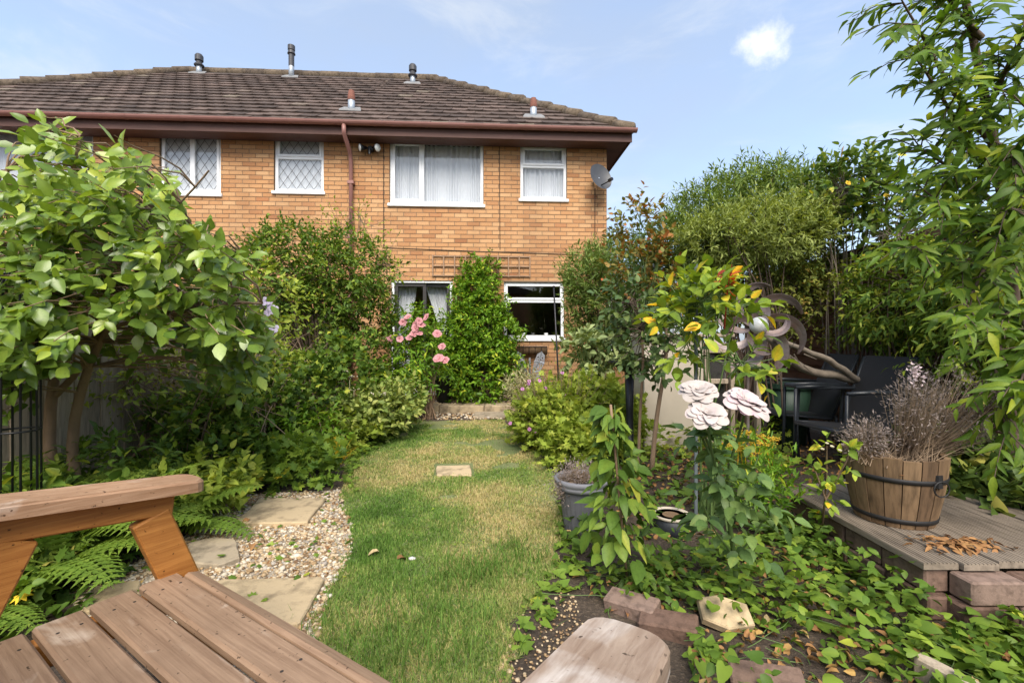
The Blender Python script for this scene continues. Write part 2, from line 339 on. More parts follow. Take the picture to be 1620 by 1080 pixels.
# --- slabs
def slab(px, z, label, th=.035, rnd=.3, name='stepping_slab', group=None, bump_=.006):
    poly = np.array([G(*p, z)[:2] for p in px]); out=[]
    for i in range(len(poly)):
        a_, b_ = poly[i], poly[(i+1)%len(poly)]
        for t in (.04,.27,.5,.73,.96): out.append(a_+(b_-a_)*t+rs.normal(0,.004,2))
    return Acc().prism(out, z-th, z, bump_).build(name, stone, label=label, cat='slab', group=group, rnd=rnd)
slab([(370,826),(483,826),(517,787),(411,787)], .03, 'square sandstone stepping slab farthest along the gravel path', rnd=.1)
slab([(303,888),(345,893),(381,880),(372,851),(340,848),(298,858),(297,872)], .03, 'small rounded grey stepping stone in gravel between square slabs', rnd=.95)
slab([(330,990),(475,985),(514,911),(345,915)], .03, 'large sandstone slab in gravel close to bench seat', rnd=.2)
slab([(130,965),(215,962),(225,917),(150,925)], .025, 'sandstone slab by the ferns behind the bench arm', rnd=.5)
slab([(690,751),(747,751),(744,735),(691,736)], .022, 'single pale square stepping slab set in the middle of lawn', rnd=0.)
# patio with its stone step
Acc().box(-2.9, 1.9, 7.32, 8.6, .002, .10).build('patio', MATS['patio_gravel'], kind='structure')
x = -1.75
for i, wd in enumerate((.62,.7,.66,.6,.58)):
    poly=[(x,7.1),(x+wd-.012,7.1+rs.normal(0,.008)),(x+wd-.012,7.42),(x,7.42)]
    Acc().prism(poly, 0, .118+rs.normal(0,.004), .01).build('step_stone', stone, label='sandstone edging slab of the patio step, %s' % ('beside the white stone ornament','left of the pot','below the dark pot','below the leafy evergreen climber','next to the geranium mound')[i], cat='step', rnd=rs.random()*.9); x += wd
slab([(748,658),(802,659),(798,650),(752,649)], .03, 'dark grey slab lying before the patio step', rnd=1.)
q = np.concatenate([scatter([(-1.6,7.45),(1.0,7.45),(1.0,8.05),(-1.6,8.05)], 500)]); pebbles(q, .02, .10).build('patio_pebbles', grav, smooth=True, label='gravel strewn over the patio below the house wall', cat='gravel', kind='stuff')
q = scatter([G(655,664),G(800,663),G(800,653),G(655,653)], 300); pebbles(q, .017).build('step_pebbles', grav, smooth=True, label='pale gravel strip between lawn and patio step', cat='gravel', kind='stuff')

# ================================================================ THE TWO HOUSES (local frame: x along the wall, y inwards)
HA = R(3.3); HC = (1.73, 8.30); ca, sa = math.cos(HA), math.sin(HA)
def Wl(px, py, off=0.):                                          # pixel -> (x, z) on the wall plane pushed 'off' to the front
    cx, cy = HC[0]+off*sa, HC[1]-off*ca; k = (px-810)/F
    s = (k*cy-cx)/(ca-k*sa); Y = cy+s*sa; return s, CH-(py-540)/F*Y
brickm = piece('brick', [(0,(.32,.14,.065)),(.12,(.44,.22,.1)),(.5,(.52,.28,.13)),(.85,(.58,.345,.175)),(1,(.42,.19,.085))], 55, .32, .9, .55, (1,1,2.2), weather=.35)
mortar = plain('mortar', (.2,.14,.09), .95, var=.2, scale=30)
upvc = plain('white_frame', (.78,.79,.8), .35, var=.03, bumps=0)
brownp = plain('brown_plastic', (.26,.125,.105), .42, var=.25, scale=4, bumps=0)
fascia = plain('brown_fascia', (.10,.05,.04), .7, var=.5, scale=5, sc=(.4,1,3))
tilem = piece('roof_tile', [(0,(.065,.048,.04)),(.5,(.11,.08,.066)),(.9,(.15,.108,.09)),(1,(.19,.155,.12))], 14, .5, .9, .6, bdist=.008)
hipm = piece('hip_tile', [(0,(.11,.085,.065)),(1,(.17,.13,.09))], 16, .6, .95, .8, bdist=.012)
steel = plain('galvanised', (.42,.46,.5), .45, .5, var=.15)
leadm = plain('lead', (.05,.05,.055), .5)
blackm = plain('black_metal', (.012,.012,.014), .4, var=.2, bumps=0)
darkfr = plain('dark_frame', (.035,.032,.03), .45, bumps=0)
m, n, b = newmat('glass'); gl = node(n, 'ShaderNodeBsdfGlossy'); gl.inputs['Roughness'].default_value = .015; tr = node(n, 'ShaderNodeBsdfTransparent'); tr.inputs[0].default_value = (.985,.99,.99,1)
fr = node(n, 'ShaderNodeFresnel'); bf_ = node(n, 'ShaderNodeNewGeometry'); n.links.new(maprange(n, bf_.outputs['Backfacing'], 0, 1, 1.6, .625), fr.inputs[0]); x_ = node(n, 'ShaderNodeMixShader'); n.links.new(fr.outputs[0], x_.inputs[0]); n.links.new(tr.outputs[0], x_.inputs[1]); n.links.new(gl.outputs[0], x_.inputs[2]); n.links.new(x_.outputs[0], n.nodes['Material Output'].inputs[0])
glass = m
m, n, b = newmat('net_curtain'); b.inputs['Base Color'].default_value = (.6,.62,.65,1); b.inputs['Roughness'].default_value = .9
t_ = node(n, 'ShaderNodeBsdfTranslucent'); t_.inputs[0].default_value = (.85,.86,.88,1); x_ = node(n, 'ShaderNodeMixShader'); x_.inputs[0].default_value = .08
n.links.new(b.outputs[0], x_.inputs[1]); n.links.new(t_.outputs[0], x_.inputs[2]); n.links.new(x_.outputs[0], n.nodes['Material Output'].inputs[0]); net = m
room = plain('room', (.3,.28,.25), .9, bumps=0)
house = thing('brick_house', 'two storey orange brick house with patio door, satellite dish and hipped brown roof', 'house', (HC[0],HC[1],0), HA)
neigh = thing('attached_house', 'attached orange brick house with leaded diamond windows left of the downpipe', 'house', (HC[0],HC[1],0), HA)
XP = Wl(557, 300)[0]; XL = -13.3; HT = 4.74; DEP = 7.3
def rect(x0, y0, x1, y1):
    a_ = Wl(x0, y0); b_ = Wl(x1, y1); c_ = Wl(x0, y1); d_ = Wl(x1, y0); return (min(a_[0],c_[0]), max(b_[0],d_[0]), (b_[1]+c_[1])/2, (a_[1]+d_[1])/2)
OP = dict(big=rect(616,221,765,323), small=rect(823,228,897,315), door=rect(619,443,716,620), kitchen=rect(797,446,893,535),
          lead1=rect(433,213,512,303), lead2=rect(252,207,349,306), cas=rect(-60,196,147,306))
BW, BH, JT = .225, .0758, .010
def facade(root, xa, xb, ops, name, limit=300, side=False):
    # mortar core
    xs = sorted({xa, xb, *[v for o in ops for v in o[:2]]}); zs = sorted({0., HT, *[v for o in ops for v in o[2:]]})
    a = Acc()
    for k in range(len(zs)-1):
        for i in range(len(xs)-1):
            cx, cz = (xs[i]+xs[i+1])/2, (zs[k]+zs[k+1])/2
            if not any(o[0] < cx < o[1] and o[2] < cz < o[3] for o in ops): a.box(xs[i], xs[i+1], .007, .24, zs[k], zs[k+1])
    if side: a.box(-.24, -.007, .24, DEP, 0, HT)
    else: a.box(xa, xa+.2, .24, DEP, 0, HT)
    a.box(xa, xb, DEP, DEP+.2, 0, HT); a.box(xa+.0, xb-.25, .3, DEP, 2.38, 2.5)
    wall = a.build('wall', mortar, root, world=False); INV[wall.name] = Matrix.Identity(4)
    one = Acc().bbox(-(BW-JT)/2, (BW-JT)/2, 0, .1, -(BH-JT)/2, (BH-JT)/2, .003).mesh('brick', brickm)
    full=[]; rest = Acc()
    for k in range(int(HT/BH)):
        z = BH*(k+.5); x0 = xa - (BW/2 if k%2 else 0)
        j = 0
        while x0+j*BW < xb:
            s0, s1 = max(x0+j*BW, xa), min(x0+(j+1)*BW, xb); j += 1
            seg=[(s0, s1)]
            for o in ops:
                if o[2]-.01 < z < o[3]+.01:
                    new=[]
                    for p, q_ in seg:
                        if q_ <= o[0] or p >= o[1]: new.append((p, q_)); continue
                        if p < o[0]: new.append((p, o[0]+JT*.5))
                        if q_ > o[1]: new.append((o[1]-JT*.5, q_))
                    seg = new
            for p, q_ in seg:
                if q_-p < .03: continue
                rv = min(1, max(0, rs.beta(2.2,2.2) if rs.random() > .12 else rs.random()))
                if abs(q_-p-BW) < 1e-4: full.append((p+BW/2, z, rv))
                else: rest.bbox(p+JT/2, q_-JT/2, rs.normal(0,.0012), .1, z-(BH-JT)/2, z+(BH-JT)/2, .003, rnd=rv)
    vis = [f_ for f_ in full if f_[1] > (2.45 if side else 2.9) and f_[0] > -7.5]; vis.sort(key=lambda f_: abs(f_[0]+(2.2 if side else 5.9))+abs(f_[1]-3.4)*.8); vs = set(vis[:limit])
    for f_ in full:
        if f_ in vs:
            o = bpy.data.objects.new('brick', one); COL.objects.link(o); o.parent = wall; o.location = (f_[0], rs.normal(0,.0012), f_[1]); o['rnd'] = f_[2]
        else: rest.bbox(f_[0]-(BW-JT)/2, f_[0]+(BW-JT)/2, rs.normal(0,.0012), .1, f_[1]-(BH-JT)/2, f_[1]+(BH-JT)/2, .003, rnd=f_[2])
    if side:
        for k in range(int(HT/BH)):
            z = BH*(k+.5); y = .108+(BW/2 if k%2 else 0)
            while y < DEP-BW: rest.bbox(-.1, 0, y+JT/2, y+BW-JT/2, z-(BH-JT)/2, z+(BH-JT)/2, .003, rnd=rs.random()); y += BW
    rest.build('brickwork', brickm, wall, world=False, kind='stuff')
    return wall
facade(house, XP, 0., [OP[k] for k in ('big','small','door','kitchen')], 'brick_house', side=True)
facade(neigh, XL, XP-.002, [OP[k] for k in ('lead1','lead2','cas')], 'attached_house')
def frame(a, x0, x1, z0, z1, w, y0, y1, mull=(), trans=()):
    a.bbox(x0, x1, y0, y1, z0, z0+w); a.bbox(x0, x1, y0, y1, z1-w, z1); a.bbox(x0, x0+w, y0+.001, y1, z0+w, z1-w); a.bbox(x1-w, x1, y0+.001, y1, z0+w, z1-w)
    for t in mull: a.bbox(t-w/2, t+w/2, y0+.002, y1, z0+w, z1-w)
    for (zz, p, q_) in trans: a.bbox(p, q_, y0+.003, y1, zz-w/2, zz+w/2)
def curtain(parent, x0, x1, z0, z1, y=.17, waves=9, amp=.02, taper=0., name='curtain'):
    nx = waves*8; nz_ = 10; V=[]; ph = rs.random(4)*6
    for k in range(nz_+1):
        v = k/nz_
        for i in range(nx+1):
            u = i/nx; xx = x0+(x1-x0)*u
            if taper: xx += taper*(1-v)*(u if taper < 0 else (1-u))*abs(x1-x0)*1.0
            V.append((xx, y+amp*(math.sin(u*waves*6.283+ph[0]+.8*math.sin(u*9+ph[1]+v))*(.6+.4*math.sin(u*17+ph[2]))), z0+(z1-z0)*v))
    fs=[(k*(nx+1)+i, k*(nx+1)+i+1, (k+1)*(nx+1)+i+1, (k+1)*(nx+1)+i) for k in range(nz_) for i in range(nx)]
    return Acc().add(V, fs).build(name, net, parent, smooth=True, world=False)
def window(root, o, mull=(), trans=(), lead=None, curt=True, sashes=(), sillz=True, cur=()):
    x0, x1, z0, z1 = o; a = Acc(); frame(a, x0+.004, x1-.004, z0+.002, z1-.004, .052, .045, .11, mull, trans)
    for (p, q_, r0, r1) in sashes: frame(a, p, q_, r0, r1, .042, .032, .09)
    w = a.build('window', upvc, root, world=False); INV.pop(w.name, None)
    Acc().box(x0+.03, x1-.03, .074, .080, z0+.03, z1-.03).build('pane', glass, w, world=False)
    if sillz: Acc().bbox(x0-.03, x1+.03, -.035, .05, z0-.055, z0+.001, .008).build('sill', upvc, w, world=False)
    Acc().bbox(x0-.02, x1+.02, -.004, .04, z1-.002, z1+.022, .002).build('lintel', mortar, w, world=False)
    if lead:
        a = Acc()
        for (p, q_, r0, r1) in lead:
            dx, dz = .075, .108
            for sg in (1,-1):
                k = -40
                while k < 60:
                    pts=[]                                       # the diagonal x = p + k*2dx + sg*t*dx, z = r0 + t*dz
                    t0, t1 = 0., (r1-r0)/dz; xs_ = p+k*2*dx
                    ta, tb = ((p-xs_)/dx/sg, (q_-xs_)/dx/sg); ta, tb = min(ta,tb), max(ta,tb); t0=max(t0,ta); t1=min(t1,tb)
                    if t1-t0 > .05: a.beam((xs_+sg*t0*dx,.070,r0+t0*dz),(xs_+sg*t1*dx,.070,r0+t1*dz), .006, .004, up=(0,1,0), b=.0005)
                    k += 1
        a.build('leading', leadm, w, world=False)
    for c_ in cur: curtain(w, *c_)
    return w
o = OP['big']; xm = Wl(668,300)[0]
window(house, o, mull=(xm,), sashes=[(o[0]+.05, xm-.02, o[2]+.05, o[3]-.05)], cur=[(o[0]+.03, xm, o[2]+.02, o[3]-.03, .15, 7, .03), (xm, o[1]-.02, o[2]+.02, o[3]-.05, .15, 12, .03)])
o = OP['small']; zm = Wl(860,262)[1]
window(house, o, trans=[(zm, o[0]+.05, o[1]-.05)], sashes=[(o[0]+.045, o[1]-.045, zm+.015, o[3]-.045)], cur=[(o[0]+.02, o[1]-.02, o[2]+.02, o[3]-.03, .15, 9, .028)])
o = OP['lead1']; zm = Wl(470,248)[1]
window(neigh, o, trans=[(zm, o[0]+.05, o[1]-.05)], sashes=[(o[0]+.045, o[1]-.045, zm+.015, o[3]-.045)], lead=[(o[0]+.09,o[1]-.09,zm+.06,o[3]-.09),(o[0]+.06,o[1]-.06,o[2]+.06,zm-.03)], cur=[(o[0]+.02,o[1]-.02,o[2],o[3],.105,5,.005)])
o = OP['lead2']; xm = Wl(300,250)[0]
window(neigh, o, mull=(xm,), sashes=[(xm+.02, o[1]-.045, o[2]+.045, o[3]-.045)], lead=[(o[0]+.06,xm-.03,o[2]+.06,o[3]-.06),(xm+.06,o[1]-.09,o[2]+.09,o[3]-.09)], cur=[(o[0]+.02,o[1]-.02,o[2],o[3],.105,6,.005)])
o = OP['cas']; xm = Wl(38,250)[0]
window(neigh, o, mull=(xm,), sashes=[(o[0]+.045,xm-.02,o[2]+.045,o[3]-.045)], cur=[(o[0]+.02,o[1]-.02,o[2]-.02,o[3],.13,12,.012)])
o = OP['kitchen']; zm = Wl(845,476)[1]
w = window(house, o, trans=[(zm, o[0]+.05, o[1]-.05)], sashes=[(o[0]+.03, o[1]-.03, zm+.02, o[3]-.03)])
for xx, mt in ((.35,'white_frame'),(.5,'lead'),(.72,'white_frame')):
    Acc().lathe((o[0]+xx*(o[1]-o[0]),.2,o[2]+.01), [(.03,0),(.035,.06),(.035,.09),(.028,.09)], 12).build('cup', MATS[mt], w, world=False, smooth=True)
# patio door: white outer frame, dark sliding sashes, tied back curtains
x0, x1, z0, z1 = OP['door']; a = Acc(); frame(a, x0+.003, x1-.003, z0+.002, z1-.003, .045, .02, .12); d = a.build('patio_door', upvc, house, world=False)
xm = Wl(671,500)[0]; a = Acc(); frame(a, x0+.05, xm+.03, z0+.05, z1-.05, .06, .05, .085); frame(a, xm-.03, x1-.05, z0+.05, z1-.05, .06, .09, .115); a.build('sash', darkfr, d, world=False)
Acc().box(x0+.08, x1-.08, .1, .105, z0+.08, z1-.08).build('pane', glass, d, world=False)
curtain(d, x0+.06, x0+.42, z0+.9, z1-.06, .26, 6, .02, -.45); curtain(d, x0+.06, x0+.28, z0+.1, z0+.9, .26, 4, .02)
curtain(d, xm-.02, x1-.05, z0+.85, z1-.06, .26, 7, .022, .75); curtain(d, x1-.2, x1-.05, z0+.1, z0+.86, .26, 3, .02)
Acc().bbox(x0-.05, x1+.05, -.06, .12, z0-.05, z0, .006).build('threshold', upvc, d, world=False)
# ---- roof
EY, EZ, RY, RZ = -.38, 4.80, 3.68, 7.90; RUN = RY-EY; TH = math.atan2(RZ-EZ, RUN); SL = math.hypot(RUN, RZ-EZ); XR, XLE = .35, -13.65
def rp_(x, s, h=0.): return (x, EY+s*math.cos(TH)-h*math.sin(TH), EZ+s*math.sin(TH)+h*math.cos(TH))
roof_core = plain('roof_core', (.05,.04,.035), .95)
def roofbody(root, right):
    B = 2*RY-EY
    if right: V=[(XP,EY,EZ),(XR,EY,EZ),(XR,B,EZ),(XP,B,EZ),(XP,RY,RZ),(XR-RUN,RY,RZ)]; fs=[(0,1,5,4),(1,2,5),(2,3,4,5),(3,0,4),(0,3,2,1)]
    else: V=[(XLE,EY,EZ),(XP-.002,EY,EZ),(XP-.002,B,EZ),(XLE,B,EZ),(XP-.002,RY,RZ),(XLE+RUN,RY,RZ)]; fs=[(0,1,4,5),(3,0,5),(2,3,5,4),(1,2,4),(0,3,2,1)]
    return Acc().add(V, fs).build('roof', roof_core, root, world=False)
TW, TG = .30, .302
def tile_mesh(x0, x1, s0, acc=None, rnd=None, jit=0.):
    nxs = max(2, int(round((x1-x0)/TW*6))); V=[]
    for ss, h in ((s0-.03, .034+jit), (s0-.03, .012+jit), (s0+TG, .006)):
        for i in range(nxs+1):
            u = i/nxs; bmp = .007*max(0, math.cos((u*(x1-x0)/TW)*2*math.pi*1.0))**3 if h != .012+jit else 0
            V.append(rp_(x0+(x1-x0)*u, ss, h+bmp*(1 if ss < s0 else .6)))
    k = nxs+1; fs=[(i, k+i, k+i+1, i+1) for i in range(nxs)]+[(i, i+1, 2*k+i+1, 2*k+i) for i in range(nxs)]
    return V, fs
for root, right in ((house, True), (neigh, False)):
    rf = roofbody(root, right); stuff = Acc(); cnt = 0
    V, fs = tile_mesh(0, TW-.006, 0); base = Acc().add(V, fs).mesh('tile', tilem, smooth=False)
    cells=[]
    for c in range(int(SL/TG)+1):
        s = c*TG; f_ = (s+TG*.5)/SL
        if s+TG > SL+.02: break
        xa = XP if right else XLE+RUN*f_; xb = XR-RUN*f_ if right else XP-.002; st = XLE+(TW/2 if c%2 else 0); k0 = math.floor((xa-st)/TW); xx = st+k0*TW
        while xx < xb:
            p, q_ = max(xx, xa), min(xx+TW-.006, xb)
            if q_-p > .05: cells.append((p, q_, s, c, abs(q_-p-TW+.006) < 1e-4))
            xx += TW
    cells.sort(key=lambda t: -t[0])
    for (p, q_, s, c, full) in cells:
        rv = float(np.clip(rs.normal(.45,.25),0,1)); jj = rs.normal(0,.0025)
        if full and cnt < 300:
            o = bpy.data.objects.new('tile', base); COL.objects.link(o); o.parent = rf; q3 = rp_(p, s, jj); z3 = rp_(0, 0); o.location = (q3[0], q3[1]-z3[1], q3[2]-z3[2]); o['rnd'] = rv; cnt += 1
        else: V, fs = tile_mesh(p, q_, s, jit=jj); stuff.add(V, fs, rnd=rv)
    stuff.build('tiling', tilem, rf, world=False, kind='stuff')
    # hip and ridge tiles
    A_ = np.array((XR if right else XLE, EY, EZ+.0)); B_ = np.array((XR-RUN if right else XLE+RUN, RY, RZ)); nseg = 16
    for i in range(nseg):
        p = A_+(B_-A_)*(i/nseg); q_ = A_+(B_-A_)*((i+1.08)/nseg); up = np.array((0,0,.02))
        Acc().tube([p+up*1.6, q_+up*.6], [.11+rs.normal(0,.008), .095], 10).build('hip_tile', hipm, rf, world=False, smooth=True, rnd=rs.random())
    xa, xb = (XP, XR-RUN) if right else (XLE+RUN, XP)
    k = max(1, int((xb-xa)/.45))
    for i in range(k):
        p = xa+(xb-xa)*i/k; q_ = xa+(xb-xa)*(i+1)/k
        Acc().tube([(p,RY,RZ-.02),(q_-.006,RY,RZ-.02)], .12+rs.normal(0,.004), 10).build('ridge_tile', hipm, rf, world=False, smooth=True, rnd=rs.random())
    # eaves: fascia, soffit, gutter
    xa, xb = (XP, XR) if right else (XLE, XP-.002)
    a = Acc(); a.bbox(xa, xb, EY+.015, EY+.04, EZ-.20, EZ-.005, .003)
    if right: a.bbox(XR-.04, XR-.015, EY+.04, DEP, EZ-.20, EZ-.005, .003)
    a.build('fascia', fascia, root, world=False)
    Acc().box(xa, xb-.02, EY+.04, .0, EZ-.18, EZ-.165).build('soffit', fascia, root, world=False)
    if right: Acc().box(.0, XR-.04, .0, DEP, EZ-.18, EZ-.165).build('soffit', fascia, root, world=False)
    g = Acc(); pr = [(math.cos(t)*.062, math.sin(t)*.062) for t in np.linspace(math.pi, 2*math.pi, 9)]+[(math.cos(t)*.056, math.sin(t)*.056) for t in np.linspace(2*math.pi, math.pi, 9)]
    V = [(xx, EY-.055+u, EZ-.005+v) for xx in (xa-.0, xb+(.06 if right else 0)) for u, v in pr]; N_ = len(pr)
    g.add(V, [(i, (i+1)%N_, N_+(i+1)%N_, N_+i) for i in range(N_)]+[tuple(range(N_)), tuple(range(N_, 2*N_))[::-1]])
    go = g.build('gutter', brownp, root, world=False)
    xx = xa+.5
    while xx < xb:
        Acc().tube([(xx-.02, EY-.055, EZ-.008),(xx+.02, EY-.055, EZ-.008)], .0665, 14).build('gutter_bracket', brownp, go, world=False, smooth=True) if False else None
        pr2 = [(math.cos(t)*.067, math.sin(t)*.067) for t in np.linspace(math.pi, 2*math.pi, 9)]
        V = [(q3, EY-.055+u, EZ-.004+v) for q3 in (xx-.02, xx+.02) for u, v in pr2]
        Acc().add(V, [(i,i+1,10+i,9+i) for i in range(8)]).build('gutter_bracket', brownp, go, world=False); xx += .85
# flues on the roofs (x, slope distance, kind) measured from the photograph
flashm = plain('flashing_lead', (.2,.2,.2), .7, var=.35, scale=9)
def flue(root, px, pytop, pybase, kind):
    k = (px-810)/F; best=None                                    # where the view through the foot meets the roof slope
    for s in np.linspace(.2, SL, 200):
        lx, ly, lz = rp_(0, s); cx = HC[0]-ly*sa; cy = HC[1]+ly*ca; t = (k*cy-cx)/(ca-k*sa); Y = cy+t*sa; py = 540-(lz-CH)/Y*F
        if best is None or abs(py-pybase) < best[0]: best = (abs(py-pybase), t, s, Y)
    _, t, s, Y = best; foot = rp_(t, s); h = (pybase-pytop)/F*Y; a = Acc(); c = (foot[0], foot[1], foot[2]-.08); r = .062
    fl = a.lathe(c, [(r,0),(r,h*.62+.08)], 14).build('flue', steel, root, world=False, smooth=True)
    if kind == 'cowl': Acc().lathe(c, [(r*.9,h*.4+.08),(r*1.75,h*.42+.08),(r*1.8,h*.47+.08),(r*1.05,h*.58+.08),(r*1.05,h*.68+.08),(r*1.5,h*.7+.08),(r*1.5,h+.06),(r*1.1,h+.1)], 16).build('cowl', leadm, fl, world=False)
    elif kind == 'tall': Acc().lathe(c, [(r*1.05,h*.35+.08),(r*1.05,h*.72+.08),(r*1.5,h*.74+.08),(r*1.15,h*.84+.08),(r*1.35,h*.86+.08),(r*1.35,h*1.0+.08)], 16).build('cowl', leadm, fl, world=False)
    else: Acc().lathe(c, [(r*1.08,h*.5+.08),(r*1.12,h*.62+.08),(r*1.0,h*.8+.08),(r*.8,h+.07)], 16).build('cap', plain('terracotta_cap' + str(px), (.2,.08,.055), .8), fl, world=False)
    V=[rp_(t-.2, s-.08, .042), rp_(t+.2, s-.1, .042), rp_(t+.15, s+.09, .045), rp_(t-.15, s+.09, .045)]; V += [tuple(np.array(v)+np.array((0,-.006,-.03))) for v in V]
    Acc().add(V, [(0,1,2,3),(4,7,6,5),(0,4,5,1),(1,5,6,2),(2,6,7,3),(3,7,4,0)]).build('flashing', flashm, fl, world=False)
flue(neigh, 315, 88, 117, 'cowl'); flue(neigh, 461, 73, 123, 'tall'); flue(house, 653, 104, 133, 'cowl'); flue(neigh, 556, 143, 175, 'cap'); flue(house, 844, 155, 186, 'cap')
x_, _ = Wl(390, 110); 
# downpipe
xp = XP+.0; a = Acc(); a.tube([(xp-.01, EY-.055, EZ-.05),(xp-.01, EY-.05, EZ-.2),(xp, -.14, EZ-.38),(xp, -.07, EZ-.52),(xp, -.07, .12)], .036, 12); dp = a.build('downpipe', brownp, house, world=False, smooth=True)
for z in (3.9, 2.95, 1.9, .9): Acc().bbox(xp-.055, xp+.055, -.11, 0, z-.03, z+.03, .005).build('pipe_clip', brownp, dp, world=False)
# thin cables on the wall
wire = plain('cable', (.02,.018,.016), .6, bumps=0)
def cable(pts, label): 
    a = Acc(); p = [(*Wl(*q_),) for q_ in pts]; W4 = INV[house.name].inverted()
    a.tube([tuple(W4 @ Vector((u, -.008, v))) for u, v in p], .006, 5); a.build('cable', wire, label=label, cat='cable')
cable([(607,210),(607,392)], 'thin black cable running down the brick wall beside the big window')
cable([(790,220),(791,395)], 'thin dark cable running down the wall between the two upper windows')
cable([(610,392),(760,398),(915,403)], 'black cable running level across the brick wall above the trellis')
cable([(941,298),(941,380)], 'black cable hanging straight down from the satellite dish')
# satellite dish, flood lights, corner light, trellis
W4 = INV[house.name].inverted()
def hw(px, py, off): s, z = Wl(px, py, off); return W4 @ Vector((s, -off, z))
c = hw(951, 279, .3); d_ = thing('satellite_dish', 'dark grey satellite dish on the brick corner below the gutter', 'dish', tuple(c)); ax = Vector((.42,-.86,.28)).normalized(); u = ax.cross(Vector((0,0,1))).normalized(); v = u.cross(ax)
V=[]; kk=28
for i in range(7):
    rr = i/6
    for j in range(kk): t = j*6.283/kk; V.append(np.array(c)+np.array(u)*(.225*rr*math.cos(t))+np.array(v)*(.25*rr*math.sin(t))+np.array(ax)*(.06*rr*rr-.06))
fs=[(i*kk+j, i*kk+(j+1)%kk, (i+1)*kk+(j+1)%kk, (i+1)*kk+j) for i in range(6) for j in range(kk)]
dishm = plain('dish_grey', (.06,.063,.07), .45, bumps=0)
Acc().add(V, fs).build('reflector', dishm, d_, smooth=True)
cc = np.array(c); wallp = np.array(W4 @ Vector((Wl(938,290)[0], 0, Wl(938,290)[1])))
Acc().tube([wallp, wallp+(0,-.1,0), cc-np.array(ax)*.06], .018, 8).build('bracket', steel, d_)
arm = cc-np.array(v)*.22+np.array(ax)*0; Acc().tube([cc-np.array(ax)*.05-np.array(v)*.15, arm+np.array(ax)*.2], .011, 6).build('arm', blackm, d_); Acc().tube([arm+np.array(ax)*.17+np.array(v)*.02, arm+np.array(ax)*.25], .03, 10).build('receiver', blackm, d_)
c = np.array(hw(585, 234, .1)); fl = thing('floodlight', 'twin floodlight with motion sensor on brick wall by the downpipe', 'lamp', tuple(c))
lampg = plain('lamp_glass', (.75,.77,.75), .15, bumps=0)
Acc().tube([c+(0,.09,0), c+(0,.02,0)], .05, 12).build('mount', blackm, fl)
for sg in (-1, 1):
    q0 = c+np.array((sg*.05,0,.0)); q1 = c+np.array((sg*.15,-.05,-.02)); a = Acc().tube([q0, (q0+q1)/2, q1], [.02,.04,.075], 14).build('lamp_head', blackm, fl, smooth=True)
    dn = (q1-q0)/np.linalg.norm(q1-q0); Acc().tube([q1+dn*.001, q1+dn*.02, q1+dn*.03], [.07,.055,.01], 14).build('lens', lampg, a, smooth=True)
Acc().tube([c+(0,-.01,-.02), c+(0,-.02,-.12)], .025, 10).build('sensor', blackm, fl)
c = np.array(W4 @ Vector((.0,.3,Wl(960,335)[1]))); fl = thing('corner_light', 'small white security light sticking out from the house corner', 'lamp', tuple(c))
Acc().tube([c, c+(.07,0,0)], .014, 8).build('bracket', upvc, fl); Acc().tube([c+(.04,0,.02), c+(.1,-.03,-.05)], [.03,.04], 10).build('lamp_head', upvc, fl)
trw = woodmat('trellis_wood', (.22,.13,.075), (.42,.28,.18), 0)
(xa, za), (xb, zb) = Wl(684,436), Wl(839,407); tr = thing('wall_trellis', 'narrow wooden lattice trellis fixed level to the brick wall', 'trellis', tuple(W4 @ Vector(((xa+xb)/2, -.02, za))), HA)
W4i = INV[house.name]
def hb(parent, name, x0, x1, y0, y1, z0, z1, mat, rnd=None):
    a = Acc().bbox(x0, x1, y0, y1, z0, z1, .003); a.V = [np.array([tuple(W4 @ Vector(q_)) for q_ in a.V[0]])]; return a.build(name, mat, parent, rnd=rnd)
for i in range(3): z = za+(zb-za)*i/2; hb(tr, 'rail', xa, xb, -.03, -.012, z-.011, z+.011, trw, rs.random())
for i in range(10): x = xa+.012+(xb-xa-.024)*i/9; hb(tr, 'slat', x-.011, x+.011, -.045, -.031, za-.02, zb+.02, trw, rs.random())
# ================================================================ FENCES
fw = piece('fence_wood', [(0,(.26,.21,.155)),(.5,(.36,.29,.215)),(1,(.44,.36,.27))], 7, .5, .95, .5, (6,6,.7))
fd = piece('brown_fence_wood', [(0,(.085,.045,.028)),(1,(.15,.085,.055))], 9, .45, .9, .5, (.7,.7,6))
def fence(label, x, y0, y1, h, mat, slat, face):
    t = thing('garden_fence', label, 'fence', (x, (y0+y1)/2, 0)); y = y0
    n_ = int((y1-y0)/1.83)+1
    for i in range(n_+1):
        yy = min(y0+i*1.83, y1); Acc().bbox(x-.045, x+.045, yy-.045, yy+.045, 0, h+.06, .006).build('post', mat, t, rnd=rs.random())
    if slat == 'v':
        me = Acc().bbox(-.011, .011, -.052, .052, .02, h, .003).mesh('board', mat); k = 0
        while y < y1:
            o = place('board', me, t, Matrix.Translation((x+face*(.062+.009*(k%2)), y+.05, rs.normal(0,.008))), rs.random()); y += .098; k += 1
        for z in (.3, h*.55, h-.25): Acc().bbox(x+face*.046-.012, x+face*.046+.0, y0, y1, z-.04, z+.04, .004).build('rail', mat, t, rnd=rs.random())
    else:
        for i in range(n_):
            a0 = y0+i*1.83+.05; a1 = min(y0+(i+1)*1.83-.05, y1); z = .05; me = Acc().beam((0,a0,0),(0,a1,0), .135, .012, up=(1,0,.16*face)).mesh('slat', mat)
            if a1-a0 < .2: continue
            while z < h: place('slat', me, t, Matrix.Translation((x+face*.02, 0, z+.05+rs.normal(0,.003))), rs.random()); z += .112
    return t
